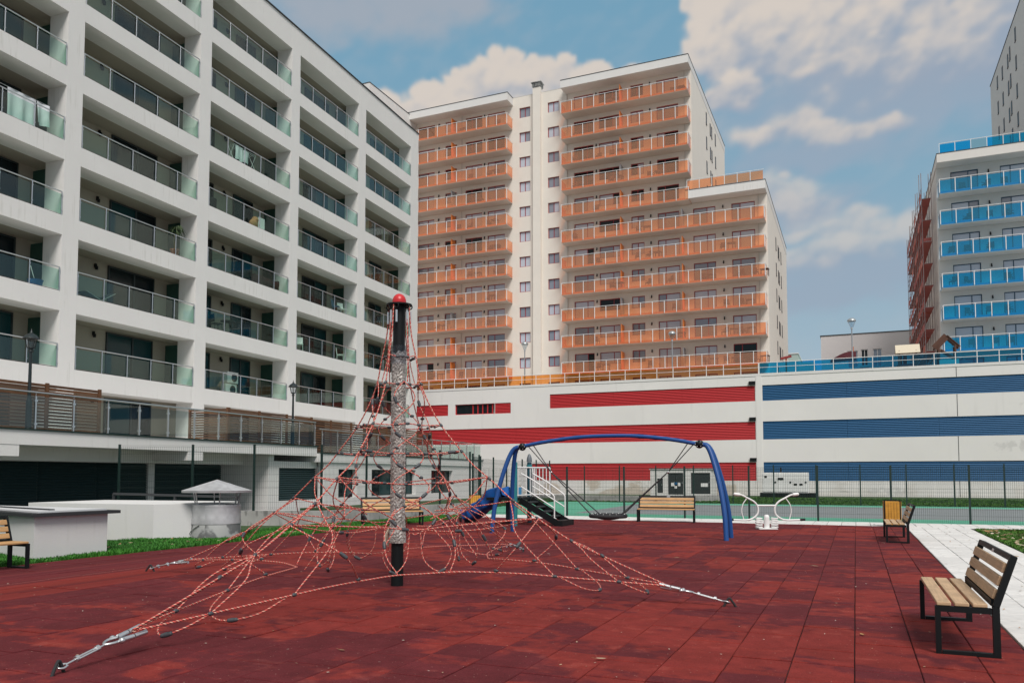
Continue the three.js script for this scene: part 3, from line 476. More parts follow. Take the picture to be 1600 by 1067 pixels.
{
  const B = thing('apartment_building', 'tall cream apartment block with orange glass balconies and red window frames', 'building', [0, 0, FZ]);
  const R = rng(99), Y = (k) => 40.2 - 2.82 * k, base = 8.72;
  const hR = [], hL = [], hS = [], hX = [];
  const winR = [[-27.3, -25.08, 0, 0.66], [-24.48, -22.25, 1, 0.68], [-20.99, -19.61, 1, 0.5], [-18.21, -15.96, 0, 0.36]], winX = [[-14.57, -12.35, 0, 0.62], [-10.78, -8.54, 0, 0.37]], winL = [[-46.7, -44.51, 0, 0.6], [-43.09, -41.6, 1, 0.5], [-40.46, -38.31, 0, 0.36], [-37.65, -35.49, 0, 0.4]];
  const list = [];
  for (let k = 0; k <= 11; k++) {
    const y = Y(k), top = y + 2.4, lo = (s) => s ? y + 1.15 : y + 0.3;
    for (const [a, b, s, m] of winR) { hR.push([a, b, lo(s), top]); list.push([a, b, lo(s), top, m]); }
    for (const [a, b, s, m] of winL) { hL.push([a, b, lo(s), top]); list.push([a, b, lo(s), top, m]); }
    if (k >= 5) for (const [a, b, s, m] of winX) { hX.push([a, b, lo(s), top]); list.push([a, b, lo(s), top, m]); }
    for (const [a, b] of [[-33.72, -32.4], [-30.32, -29.0]]) { hS.push([a, b, y + 1.2, top - 0.05]); list.push([a, b, y + 1.2, top - 0.05, 0.5]); }
  }
  for (const h of [hR, hL, hX, hS]) for (const r of h) r[2] = Math.max(r[2], base + 0.05);
  part('wall', [holed(-28.25, -14.62, base, 43.1, hR, 0.25), holed(-48, -34.5, base, 43.05, hL, 0.25), holed(-34.5, -28.25, base, 43.86, hS, 0.25), holed(-14.62, -7.4, base, 29.05, hX, 0.25)], M.wallCream, B);
  part('core_wall', [bb(-47.9, -14.64, base, 43.0, -23, -0.252), bb(-14.64, -7.42, base, 29.0, -23.5, -0.252)], M.wallCream, B);
  part('side_wall', [bb(-14.65, -14.60, base, 43.1, -22.8, -0.002), bb(-7.43, -7.38, base, 29.05, -23.9, -0.002)], M.wallCream, B);
  part('roof', [bb(-28.25, -14.58, 43.06, 43.88, -23, BZ), bb(-48, -34.5, 43.0, 43.83, -23, BZ), bb(-34.48, -28.27, 43.862, 43.9, -23, 0.02)], M.wall, B);
  part('roof', bb(-15.02, -7.36, 29.07, 29.9, -23.9, BZ), M.wall, B);
  part('roof_edge', [bb(-28.28, -14.55, 43.882, 43.94, -23, BZ + 0.03), bb(-48, -34.47, 43.832, 43.89, -23, BZ + 0.03), bb(-15.02, -7.33, 29.902, 29.95, -23.9, BZ + 0.03)], M.capBlack, B);
  const ch = part('chimney', bb(-31.95, -31.05, base, 44.35, 0.003, 0.42), M.wallCream, B);
  part('chimney_cap', [bb(-32.1, -30.9, 44.85, 44.92, -0.5, 0.6), bb(-31.9, -31.1, 44.352, 44.44, -0.4, 0.45), ...[0, 1, 2, 3].map((i) => bb(-32.0, -31.0, 44.46 + i * 0.1, 44.5 + i * 0.1, -0.45, 0.52))], M.galvOld, ch);
  part('side_wing', bb(-60, -47.0, base, 43.6, -10, 9.9), M.wall, B); part('roof_edge', bb(-60, -46.96, 43.602, 43.66, -10, 9.94), M.capBlack, B);
  for (const [a, b, c, d, m] of list) if (d > base + 1) addWindow(B, a, b, Math.max(c, base + 0.05), d, m, M.redFrame, R, 'window', m === 0.5 && a > -34 && a < -28.9 ? 0.9 : c > 30 ? 0.4 : 0.75);
  const pt = uvm(prism([[-0.03, 0.02], [0.03, 0.02], [0.03, 1.45], [-0.03, 1.45]], 0.27, 1.3)), scr = uvm(merged([box(0.05, 1.95, 1.1, 0, 1.25, 0.57)]));
  for (let k = 0; k <= 10; k++) {
    const y = Y(k);
    if (k < 5) addBalcony(B, -28.2, -14.7, y, 11, M.glassOrange, [0, 1]); else addBalcony(B, -28.2, -7.5, y, 17, M.glassOrange, [0, 1]);
    if (k === 4) ; addBalcony(B, -47, -34.55, y, 10, M.glassOrange, [1]);
    for (const x of k < 5 ? [-21.85, -41.7] : [-21.85, -15.5, -41.7]) put('partition', scr, (k * 7 + (x | 0)) % 5 ? M.screenOrange : M.screenGrey, B, x, y, 0);
    for (const x of k < 5 ? [-24.75, -18.9, -43.9, -38.0] : [-24.75, -18.9, -11.6, -43.9, -38.0]) put('wall_lamp', wl, M.blackRough, B, x, y + 2.25, 0);
  }
  // roof terrace railing of the lower part
  const tr = part('terrace_railing', rod(V(-14.9, 31.0, 1.4), V(-7.5, 31.0, 1.4), 0.025, 6), M.white, B);
  for (let i = 0; i < 6; i++) { part('glass_pane', bb(-14.85 + i * 1.225, -13.7 + i * 1.225, 30.05, 30.9, 1.39, 1.402), M.glassOrange, tr); part('post', bb(-14.9 + i * 1.225, -14.86 + i * 1.225, 29.95, 31, 1.41, 1.45), M.white, tr); }
  addSlits(B, -14.6, 1, [[-9, 0.9, 1.3], [-11.6, 0.7, 1.3], [-12.6, 0.7, 1.3], [-15.2, 0.9, 1.3]], [32.6, 35.4, 38.2, 41.0].map((y) => y - 0.9), M.slitFrame);
  addSlits(B, -7.38, 1, [[-9, 0.9, 1.3], [-11.6, 0.7, 1.3], [-12.6, 0.7, 1.3], [-15.2, 0.9, 1.3]], [11, 13.8, 16.6, 19.5, 22.3, 25.1].map((y) => y - 0.2), M.slitFrame);
  part('downpipe', [rod(V(-28.05, base, 0.06), V(-28.05, 43, 0.06), 0.05, 6), rod(V(-15.3, 29, 0.06), V(-15.3, 43, 0.06), 0.04, 6), rod(V(-8.2, base, 0.06), V(-8.2, 29, 0.06), 0.04, 6), rod(V(-40.9, base, 0.06), V(-40.9, 43, 0.06), 0.04, 6)], M.slabEdge, B);
}
{
  const B = thing('apartment_building', 'cream apartment block at right edge with blue glass balconies and a taller part behind', 'building', [0, 0, FZ]);
  const R = rng(123), Y = (k) => 26.32 - 2.82 * k, base = 8.72, hs = [], list = [];
  for (let k = -0; k <= 6; k++) for (const [a, b, s, m] of [[8.44, 10.62, 0, 0.64], [12.29, 14.5, 0, 0.36]]) { const y = Y(k), c = Math.max(base + 0.05, y + 0.3); if (y + 2.4 > base + 1) { hs.push([a, b, c, y + 2.4]); list.push([a, b, c, y + 2.4, m]); } }
  part('wall', holed(7.3, 15.2, base, 29.2, hs, 0.25), M.wallBlue, B);
  part('core_wall', [bb(7.32, 15.2, base, 29.15, -23.5, -0.252), bb(15.2, 30, base, 46, -23.2, -0.3)], M.wallBlue, B);
  part('roof', [bb(7.26, 16.5, 29.2, 29.98, -23.6, BZ)], M.wallBlue, B);
  part('roof_edge', [bb(7.22, 16.5, 29.982, 30.03, -23.6, BZ + 0.03), bb(15.15, 30, 46.002, 46.08, -23.3, 0)], M.capBlack, B);
  for (const [a, b, c, d, m] of list) addWindow(B, a, b, c, d, m, M.blueFrame, R, 'window', 0.95);
  for (let k = 0; k <= 5; k++) { addBalcony(B, 7.4, 17.2, Y(k), 8, M.glassBlue, [0], M.wallBlue); for (const x of [11.4]) put('wall_lamp', wl, M.blackRough, B, x, Y(k) + 2.1, 0); }
  const tr = part('terrace_railing', rod(V(7.5, 30.95, 1.4), V(16, 30.95, 1.4), 0.025, 6), M.white, B);
  for (let i = 0; i < 7; i++) { part('glass_pane', bb(7.53 + i * 1.225, 8.68 + i * 1.225, 30.08, 30.87, 1.39, 1.402), i === 2 ? M.glassClear : M.glassBlue, tr); part('post', bb(7.47 + i * 1.225, 7.51 + i * 1.225, 29.98, 30.95, 1.41, 1.45), M.white, tr); }
  addSlits(B, 15.2, -1, [[-8, 0.9, 1.3], [-11, 0.5, 1.3], [-12.2, 0.3, 1.3], [-15.4, 0.6, 1.3], [-18.5, 1, 1.3]], [31.4, 34.2, 37, 39.8, 42.6], M.slitFrame);
}
// scaffolding with red netting on the side of the blue block
{
  const S = thing('scaffolding', 'red netted scaffolding standing against the side wall of the blue balcony block', 'scaffolding', [7.2, 8.72, FZ]);
  const n = 9, dz = 2.4, lv = 9, dy = 2.02; const st = [], net = [];
  for (let i = 0; i <= n; i++) { const h = 20.6 - i * 0.12 + (i % 2) * 0.8; for (const x of [-0.25, -1.05]) st.push(rod(V(x, 0, -1 - i * dz), V(x, h, -1 - i * dz), 0.03, 5)); for (let k = 1; k <= lv; k++) st.push(rod(V(-0.25, k * dy, -1 - i * dz), V(-1.05, k * dy, -1 - i * dz), 0.025, 4)); }
  for (let k = 1; k <= lv; k++) for (const y of [0.5, 1.0]) st.push(rod(V(-1.05, k * dy + y, -1), V(-1.05, k * dy + y, -1 - n * dz), 0.022, 4));
  part('pole', st, std([0.34, 0.26, 0.25], 0.5, 0.3), S);
  const pl = uvm(box(0.74, 0.05, dz - 0.05, -0.65, 0, 0)), nm = [std([0.46, 0.115, 0.08], 0.8), std([0.36, 0.09, 0.075], 0.8), std([0.54, 0.16, 0.115], 0.8)], R = rng(77);
  const ng = uvm(box(0.02, 0.62, dz - 0.4, -1.09, 0.36, 0)), eg = uvm(box(0.66, 0.3, 0.03, -0.65, 0.2, 0));
  for (let k = 1; k <= lv; k++) for (let i = 0; i < n; i++) { put('platform', pl, nm[1], S, 0, k * dy, -1 - (i + 0.5) * dz); if (R() < 0.66) put('net_panel', ng, nm[Math.floor(R() * 3)], S, 0, k * dy - (R() * 0.1), -1 - (i + 0.5) * dz); if (i === 0 && R() < 0.5) put('net_panel', eg, nm[Math.floor(R() * 3)], S, 0, k * dy, -0.98); else if (R() < 0.12) put('net_panel', eg, nm[0], S, 0, k * dy - 0.2, -1 - i * dz); }
}
// far buildings seen in the gap
{
  const B = thing('office_building', 'low grey building with a row of small windows seen between the tall blocks', 'building', [0, 0, -110]);
  const hs = [[1.0, 1.8, 15.4, 17.5], [2.4, 3.4, 15.2, 17.5], [5.2, 6.3, 15.2, 17.6], [-0.6, 0.6, 15.2, 17.4], [8.2, 9.4, 15.2, 17.6]].map(([a, b, c, d]) => [a, b, c, d]);
  part('wall', holed(-3.76, 16, 0, 19.5, hs, 0.3), M.grey, B); part('core_wall', bb(-3.7, 16, 0, 19.4, -14, -0.31), M.grey, B); part('roof_edge', bb(-3.85, 16, 19.5, 19.62, -14, 0.06), M.capBlack, B);
  const R = rng(3); for (const [a, b, c, d] of hs) { addWindow(B, a, b, c, d, 0.5, M.white, R, 'window', 0.4); part('sill', bb(a - 0.1, b + 0.1, c - 0.12, c - 0.003, 0.002, 0.12), M.wall, B); }
  const C = thing('distant_building', 'pale green building partly hidden behind the orange balcony block', 'building', [0, 0, -125]);
  part('wall', bb(-16, -7.5, 0, 19.6, -10, 0), M.paleGreen, C); part('roof_edge', bb(-16.1, -7.4, 19.602, 19.75, -10.1, 0.1), M.white, C); part('annex', bb(-7.5, -5.3, 0, 18.4, -9, -1), M.paleGreen, C);
}
// round-headed lamps on the garage deck
{
  const mk = () => { const t = thing('street_lamp', 'round-headed grey lamp on the garage deck in front of the stair windows', 'street lamp', [-27.3, 8.72, -66], 0, 'lamps on the garage deck');
    part('pole', [cyl(0.06, 0.045, 4.0, 0, 2.0, 0, 10), cyl(0.1, 0.08, 0.5, 0, 0.25, 0, 10), cyl(0.09, 0.06, 0.14, 0, 4.05, 0, 10)], std([0.33, 0.35, 0.37], 0.45, 0.4), t);
    part('lamp_head', lathe([[0.1, 4.1], [0.29, 4.58], [0.285, 4.58], [0.09, 4.11]], 16), glassy([0.9, 0.93, 0.95], { roughness: 0.1 }), t);
    part('lamp_cap', lathe([[0, 4.86], [0.16, 4.82], [0.28, 4.72], [0.33, 4.6], [0.3, 4.58], [0.0, 4.62]], 16), std([0.4, 0.43, 0.44], 0.35, 0.5), t); return t; };
  const a = mk();
  copy(a, 'round-headed grey lamp on the garage deck in front of the orange balconies', [-13.9, 8.72, -66], 0, 'lamps on the garage deck');
  copy(a, 'round-headed grey lamp above the blue railing, against the sky', [-0.02, 8.72, -66], 0, 'lamps on the garage deck');
}
// playground on the garage deck
{
  const t = thing('play_tower', 'brown wooden play tower with an open gable roof on the garage deck', 'play tower', [6.55, 8.72, -68]);
  const p = []; for (const x of [-0.55, 0.55]) for (const z of [-0.5, 0.5]) p.push(box(0.12, 2.5, 0.12, x, 1.25, z)); part('post', p, M.brownWood, t);
  part('roof', [bar(V(-0.85, 2.35, 0.5), V(0, 3.25, 0.5), 0.5, 0.06).translate(0, 0, 0), bar(V(0.85, 2.35, 0.5), V(0, 3.25, 0.5), 0.14, 0.1), bar(V(-0.85, 2.35, -0.5), V(0, 3.25, -0.5), 0.14, 0.1), bar(V(0.85, 2.35, -0.5), V(0, 3.25, -0.5), 0.14, 0.1), bar(V(-0.8, 2.4, 0), V(0, 3.22, 0), 0.06, 1.1), bar(V(0.8, 2.4, 0), V(0, 3.22, 0), 0.06, 1.1)], M.brownWood, t);
  part('panel', box(1.3, 0.55, 0.05, 0.1, 1.15, 0.6), std([0.6, 0.52, 0.42], 0.7), t); part('slide', bar(V(1.0, 1.3, 0.3), V(2.9, 0.1, 0.5), 0.4, 0.06), M.teal, t);
  part('low_roof', [bar(V(-1.1, 1.3, 0.2), V(-0.4, 2.2, 0.2), 0.1, 0.8), bar(V(0.5, 1.5, 0.2), V(-0.4, 2.2, 0.2), 0.1, 0.8)], M.brownWood, t);
  const u = thing('play_tower', 'play tower with a cream sloping roof on the garage deck beside the scaffolding', 'play tower', [4.0, 8.72, -70]);
  const q = []; for (const x of [-0.6, 0.6]) for (const z of [-0.5, 0.5]) q.push(box(0.12, 2.6, 0.12, x, 1.3, z)); part('post', q, M.brownWood, u);
  part('roof', [bar(V(0, 2.35, 0.75), V(0, 3.1, 0), 1.75, 0.05), bar(V(0, 2.35, -0.75), V(0, 3.1, 0), 1.75, 0.05)], std([0.62, 0.55, 0.42], 0.7), u);
  part('ladder', [bar(V(-0.7, 1.4, 0.2), V(-2.4, 0, 0.2), 0.1, 0.1), bar(V(-0.7, 1.4, 0.8), V(-2.4, 0, 0.8), 0.1, 0.1), ...[0.2, 0.4, 0.6, 0.8].map((k) => rod(V(-0.7 - 1.7 * k, 1.4 - 1.4 * k, 0.2), V(-0.7 - 1.7 * k, 1.4 - 1.4 * k, 0.8), 0.03, 5))], M.brownWood, u);
  part('deck', box(1.3, 0.1, 1.1, 0, 1.45, 0), M.redFrame, u);
  const v = thing('play_house', 'small play frame with a curved dark red roof on the garage deck by the lamp', 'play frame', [-0.7, 8.72, -68]);
  const arch = []; for (let i = 0; i <= 10; i++) arch.push([-0.95 + i * 0.19, 1.9 + Math.sin(i / 10 * Math.PI * 0.62) * 0.62]); const poly = [...arch, [0.95, 1.8], [-0.95, 1.72]];
  part('roof', flat(new THREE.ExtrudeGeometry(new THREE.Shape(poly.map(([x, y]) => new THREE.Vector2(x, y))), { depth: 0.12, bevelEnabled: false })), std([0.10, 0.014, 0.02], 0.5), v);
  part('post', [box(0.12, 1.8, 0.12, -0.7, 0.9, 0.05), box(0.14, 2.9, 0.14, 0.72, 1.45, 0.02)], std([0.5, 0.14, 0.06], 0.5), v); part('panel', box(1.6, 0.5, 0.05, 0, 0.55, 0.05), std([0.05, 0.25, 0.12], 0.6), v);
  const w = thing('play_post', 'single red play post with a tilted top on the garage deck', 'play post', [-5.0, 8.72, -68]);
  part('post', box(0.12, 2.3, 0.12, 0, 1.15, 0), std([0.4, 0.1, 0.06], 0.5), w); part('top', box(0.85, 0.16, 0.3, 0, 2.35, 0, 0, 0.2), std([0.28, 0.03, 0.03], 0.5), w);
}
// generator, kiosk and low retaining wall by the garage
{
  const t = thing('generator', 'white generator cabinet on a black base by the blue garage stripes', 'generator', [-4.3, 0, -56]);
  part('body', [bb(-1.45, 1.45, 0.3, 1.64, -0.6, 0.5)], M.white, t); part('base', bb(-1.6, 1.9, 0, 0.295, -0.65, 0.6), M.black, t);
  for (let i = 0; i < 3; i++) { const d = part('door', bb(-1.4 + i * 0.95, -0.5 + i * 0.95, 0.36, 1.58, 0.502, 0.53), M.white, t); part('handle', [bb(-0.66 + i * 0.95, -0.56 + i * 0.95, 0.95, 1.05, 0.532, 0.56)], M.black, d); }
  part('vent', [bb(0.55, 0.75, 0.8, 0.92, 0.532, 0.55), bb(0.9, 1.1, 0.8, 0.92, 0.532, 0.55), bb(-1.3, -1.15, 1.3, 1.42, 0.532, 0.55), bb(-0.45, -0.1, 1.15, 1.3, 0.532, 0.55)], M.black, t); part('exhaust', cyl(0.05, 0.05, 0.35, -0.3, 1.8, 0, 8), M.black, t);
  const k = thing('utility_kiosk', 'white utility kiosk with dark double doors carrying warning notices', 'kiosk', [-10.55, 0, -52]);
  part('housing', [holed(-1.95, 2.0, -0.05, 1.82, [[-1.5, -1.12, 0.3, 1.25], [-0.78, 0.22, 0.2, 1.62], [0.72, 2.0 - 0.05, 0.25, 1.62]], 0.2), bb(-1.93, 1.98, -0.05, 1.8, -2.4, -0.21)], M.wall, k); part('roof', bb(-2.02, 2.06, 1.822, 1.9, -2.45, 0.05), M.concrete, k);
  for (const [a, b, c, d] of [[-1.5, -1.12, 0.3, 1.25], [-0.78, -0.29, 0.2, 1.62], [-0.27, 0.22, 0.2, 1.62], [0.72, 1.95, 0.25, 1.62]]) { const o = part('door', bb(a + 0.01, b - 0.01, c + 0.01, d - 0.01, -0.1, -0.06), M.dark, k); part('handle', bb(b - 0.1, b - 0.06, (c + d) / 2, (c + d) / 2 + 0.12, -0.058, -0.03), M.steel, o); }
  part('notice', [bb(-0.58, -0.36, 0.75, 0.98, -0.058, -0.05), bb(-0.14, 0.02, 0.75, 0.98, -0.058, -0.05), bb(-0.36, -0.2, 0.6, 0.76, -0.055, -0.047), bb(1.35, 1.8, 0.72, 0.95, -0.058, -0.05)], M.white, k); part('notice', bb(-0.37, -0.17, 0.86, 1.0, -0.046, -0.04), M.blue, k);
  const r = thing('retaining_wall', 'low grey concrete retaining wall between the court and the garage', 'wall', [0, 0, 0]);
  part('wall', [prism([[-18.5, -42.6], [-9.6, -43.4], [-9.4, -43.9], [-18.5, -43.2]], -0.06, 0.32), prism([[-9.6, -43.4], [-7.0, -46.5], [-7.3, -46.9], [-9.7, -43.9]], -0.06, 0.318)], M.concrete, r);
}

// ------------------------------------------------------------------ yard at left: curb, white blocks, duct cowl, lanterns
{
  const c = thing('concrete_curb', 'stained low concrete curb wall under the wire fence at left', 'curb', [0, 0, 0]);
  part('wall', [prism([[-19.8, -16.45], [-17.7, -17.4], [-14.25, -18.98], [-14.35, -19.2], [-17.8, -17.65], [-19.8, -16.7]], -0.06, 0.42), prism([[-14.25, -18.985], [-13.3, -27.0], [-13.52, -27.02], [-14.35, -19.21]], -0.06, 0.418)], M.concrete, c);
  const b = thing('utility_block', 'low white rendered block with a black metal cap next to the leftmost bench', 'block', [0, 0, 0]);
  part('wall', prism([[-12.74, -9.14], [-12.74, -10.57], [-17, -10.9], [-17, -10.2], [-14.08, -9.5]], -0.06, 0.74), M.block, b);
  part('cap', prism([[-12.64, -9.04], [-12.62, -10.75], [-17.1, -11.05], [-17.1, -10.05], [-14.1, -9.38]], 0.742, 0.80), M.capBlack, b);
  part('top_sheet', prism([[-12.80, -9.24], [-12.80, -10.6], [-16.9, -10.85], [-16.9, -10.3], [-14.05, -9.6]], 0.802, 0.83), std([0.6, 0.61, 0.62], 0.6), b);
  part('flashing', prism([[-13.0, -9.6], [-14.05, -9.85], [-16.6, -10.5], [-16.6, -10.6], [-14.0, -9.95], [-13.0, -9.7]], 0.832, 0.85), M.capBlack, b);
  const d = thing('utility_block', 'white rendered wedge-shaped block between the capped block and the duct cowl', 'block', [0, 0, 0]);
  part('wall', prism([[-14.3, -13.04], [-13.5, -14.2], [-14.2, -15.6], [-18.2, -15.0], [-18, -12.75]], -0.06, 0.80), M.block, d);
  part('rail', [bar(V(-18, 0.96, -15.1), V(-14.2, 0.90, -15.6), 0.06, 0.06), bar(V(-18, 0.80, -15.1), V(-18, 0.97, -15.1), 0.05, 0.05), bar(V(-16.1, 0.80, -15.35), V(-16.1, 0.95, -15.35), 0.05, 0.05), bar(V(-14.25, 0.80, -15.55), V(-14.25, 0.92, -15.55), 0.05, 0.05)], M.capBlack, d);
  const w = thing('ventilation_cowl', 'round galvanised ventilation duct with a pyramid rain cap on the lawn at left', 'ventilation duct', [-13.5, 0, -14.1], -0.4);
  part('duct', lathe([[0.55, -0.05], [0.545, 0.1], [0.53, 0.36], [0.5, 0.37]], 36), M.galvOld, w);
  part('collar', lathe([[0.535, 0.34], [0.545, 0.36], [0.53, 0.5], [0.535, 0.51], [0.525, 0.6], [0.532, 0.61], [0.524, 0.66], [0.532, 0.67], [0.522, 0.72], [0.535, 0.76], [0.52, 0.785], [0.49, 0.78], [0.49, 0.4]], 36), M.galv, w);
  part('inner_duct', cyl(0.49, 0.49, 0.3, 0, 0.6, 0, 30), M.dark, w);
  part('flange', [tube(Array.from({ length: 13 }, (_, i) => { const a = 1.1 + i * 0.1; return V(Math.cos(a) * 0.56 - 0.02, 0.34 - i * 0.028, Math.sin(a) * 0.56); }), 0.012, 24, 6)], M.galv, w);
  const legs = []; for (let i = 0; i < 6; i++) { const a = i * Math.PI / 3 + 0.3; legs.push(bar(V(Math.cos(a) * 0.5, 0.74, Math.sin(a) * 0.5), V(Math.cos(a) * 0.56, 1.1, Math.sin(a) * 0.56), 0.05, 0.012)); } legs.forEach((l) => part('leg', l, M.galv, w));
  part('cap', [flat(new THREE.ConeGeometry(0.82, 0.25, 8)).translate(0, 1.225, 0), flat(new THREE.CylinderGeometry(0.815, 0.81, 0.045, 8)).translate(0, 1.078, 0)], M.galv, w);
}
{
  const mk = (label, pos, h) => { const t = thing('street_lamp', label, 'street lamp', pos);
    part('pole', [lathe([[0.0, 0], [0.1, 0], [0.1, 0.04], [0.075, 0.06], [0.075, 0.75], [0.06, 0.8], [0.045, 0.84], [0.036, h - 0.5], [0.06, h - 0.49], [0.06, h - 0.46], [0.035, h - 0.42], [0.085, h - 0.4], [0, h - 0.39]], 14)], M.lampBlack, t);
    const hd = part('lamp_head', [lathe([[0.09, h - 0.4], [0.098, h - 0.38], [0.09, h - 0.37]], 6), ...[0, 1, 2, 3, 4, 5].map((i) => { const a = i * Math.PI / 3; return bar(V(Math.cos(a) * 0.085, h - 0.39, Math.sin(a) * 0.085), V(Math.cos(a) * 0.145, h - 0.13, Math.sin(a) * 0.145), 0.014, 0.014); })], M.lampBlack, t);
    part('lamp_glass', lathe([[0.08, h - 0.385], [0.138, h - 0.13]], 6), M.lampGlass, hd);
    part('lamp_cap', lathe([[0.21, h - 0.14], [0.2, h - 0.12], [0.13, h - 0.04], [0.05, h + 0.01], [0.035, h + 0.02], [0.045, h + 0.04], [0.02, h + 0.06], [0.006, h + 0.14], [0, h + 0.14]], 12), M.lampBlack, t); return t; };
  mk('black lantern street lamp at far left in front of the timber screen', LBpos(-6.84, 2.64, 6.3), 2.56);
  mk('black lantern street lamp by the end of the upper terrace railing', LBpos(4.78, 2.64, 6.2), 2.5);
}
// wire mesh fences: posts and welded panels of real wires
function meshFence(label, pts, y, h, postH = h + 0.05, step = 0.055, wr = 0.0026) {
  const t = thing('wire_fence', label, 'fence', [0, 0, 0]);
  const pg = uvm(merged([bb(-0.03, 0.03, 0, postH, -0.02, 0.02), bb(-0.034, 0.034, postH, postH + 0.012, -0.024, 0.024)]));
  for (let i = 0; i < pts.length; i++) {
    const [x, z] = pts[i]; put('post', pg, M.darkGreen, t, x, y, z);
    if (i === pts.length - 1) break;
    const [x1, z1] = pts[i + 1], L = Math.hypot(x1 - x, z1 - z), a = Math.atan2(-(z1 - z), x1 - x), w = [], th = (p) => flat(new THREE.CylinderGeometry(wr, wr, p, 3, 1, true));
    const v = th(h - 0.04); for (let s = step; s < L; s += step) w.push(v.clone().translate(s, h / 2 + 0.02, 0));
    const g = th(L).rotateZ(Math.PI / 2); for (let k = 0; k <= h / 0.2; k++) { w.push(g.clone().translate(L / 2, 0.05 + k * 0.2, 0.004)); if (k % 3 === 0) w.push(g.clone().translate(L / 2, 0.09 + k * 0.2, 0.004)); }
    const o = part('mesh_panel', w, M.darkGreen, t); o.position.set(x, y, z); o.rotation.y = a; o.userData.kind = 'stuff';
  }
  return t;
}
{
  const row = (x0, x1, z, d) => { const l = []; for (let x = x0; x < x1 + 0.01; x += d) l.push([x, z]); return l; };
  meshFence('dark green wire fence between the playground and the sports court', [[-13.4, -27.2], [-11.6, -27.2], [-9.6, -27.2], ...row(-7.48, 13, -27.2, 2.118)], -0.02, 1.72);
  meshFence('dark green wire fence on the far side of the sports court', row(-15.8, 14, -42, 2.0), -0.02, 1.85, 1.98, 0.08, 0.003);
  meshFence('dark green wire fence on the concrete curb in front of the left building', [[-19.6, -16.6], [-17.73, -17.53], [-16.08, -18.24], [-14.3, -19.05], [-14.05, -21.0], [-13.85, -23.0], [-13.62, -25.0], [-13.42, -27.0]], 0.42, 1.86);
  meshFence('wire fence at the left end of the sports court beside the raised verge', [[-13.5, -27.4], [-14.1, -29.2], [-14.9, -31.0], [-15.3, -33.2], [-15.6, -35.4], [-15.7, -37.6], [-15.8, -39.8], [-15.82, -41.9]], 0.12, 2.05, 2.15, 0.07, 0.003);
}

// ------------------------------------------------------------------ benches and litter bins
function makeBench(label, pos, turn, plank = M.plank) {               // length along x, seat facing +z, back at -z
  const L = 1.75, t = thing('park_bench', label, 'bench', pos, turn);
  const bg = uvm;
  for (const s of [-1, 1]) {
    const x = s * (L / 2 - 0.025), f = [bar(V(x, 0, 0.21), V(x, 0.385, 0.21), 0.05, 0.04), bar(V(x, 0, -0.2), V(x, 0.40, -0.2), 0.05, 0.05), bar(V(x, 0.40, -0.2), V(x, 0.80, -0.335), 0.05, 0.05), box(0.05, 0.03, 0.36, x, 0.015, 0.005), box(0.048, 0.045, 0.36, x, 0.362, 0.01)];
    part('side_frame', f, M.black, t);
  }
  for (let i = 0; i < 3; i++) part('seat_plank', rbox(L - 0.02, 0.032, 0.105, 0, 0.402, 0.165 - i * 0.128, 0.008), plank, t);
  for (let i = 0; i < 3; i++) { const y = 0.735 - i * 0.105, z = -0.2 - (y - 0.4) / 0.4 * 0.135 + 0.042; part('back_plank', rbox(L - 0.09, 0.082, 0.03, 0, y - 0.03, z, 0.008, 0, 0, -0.325), plank, t); }
  part('top_rail', box(L - 0.05, 0.045, 0.05, 0, 0.782, -0.33, 0, 0, -0.325), M.black, t);
  part('lower_rail', box(L - 0.1, 0.05, 0.06, 0, 0.425, -0.2), M.black, t);
  part('plate', box(0.1, 0.03, 0.004, 0.05, 0.782, -0.302, 0, 0, -0.325), M.steel, t);
  return t;
}
makeBench('wooden slatted bench with black frame, nearest one at the right edge by the white path', [0.80, 0, -8.23], -Math.PI / 2, M.plankPale);
makeBench('small-looking wooden bench seen from its side, in front of the right litter bin', [0.80, 0, -19.8], -Math.PI / 2, M.plankPale);
makeBench('wooden bench facing the playground right of the basket swing', [-5.42, 0, -24.55], 0.12);
makeBench('wooden bench behind the rope climber mast by the concrete curb', [-12.38, 0, -19.85], 0.72);
makeBench('wooden bench cut off by the left picture edge beside the white block', [-12.04, 0, -7.54], Math.PI / 2);
function makeBin(label, pos, turn) {
  const t = thing('litter_bin', label, 'litter bin', pos, turn);
  part('frame', [box(0.03, 0.74, 0.03, -0.2, 0.37, 0.15), box(0.03, 0.74, 0.03, 0.2, 0.37, 0.15), box(0.03, 0.74, 0.03, -0.2, 0.37, -0.15), box(0.03, 0.74, 0.03, 0.2, 0.37, -0.15), box(0.43, 0.025, 0.33, 0, 0.03, 0), box(0.43, 0.02, 0.02, 0, 0.735, 0.165), box(0.43, 0.02, 0.02, 0, 0.735, -0.165)], M.black, t);
  part('liner', cyl(0.14, 0.14, 0.62, 0, 0.36, 0, 14), M.dark, t);
  for (let i = 0; i < 5; i++) for (const z of [0.165, -0.165]) part('slat', rbox(0.068, 0.66, 0.022, -0.148 + i * 0.074, 0.38, z, 0.005), M.binWood, t);
  for (let i = 0; i < 3; i++) for (const x of [0.22, -0.22]) part('slat', rbox(0.022, 0.66, 0.075, x, 0.38, -0.085 + i * 0.085, 0.005), M.binWood, t);
}
makeBin('orange slatted wooden litter bin beside the right-hand bench', [0.93, 0, -25.05], 0.02);
makeBin('orange slatted wooden litter bin behind the blue slide', [-12.85, 0, -26.3], 0.5);

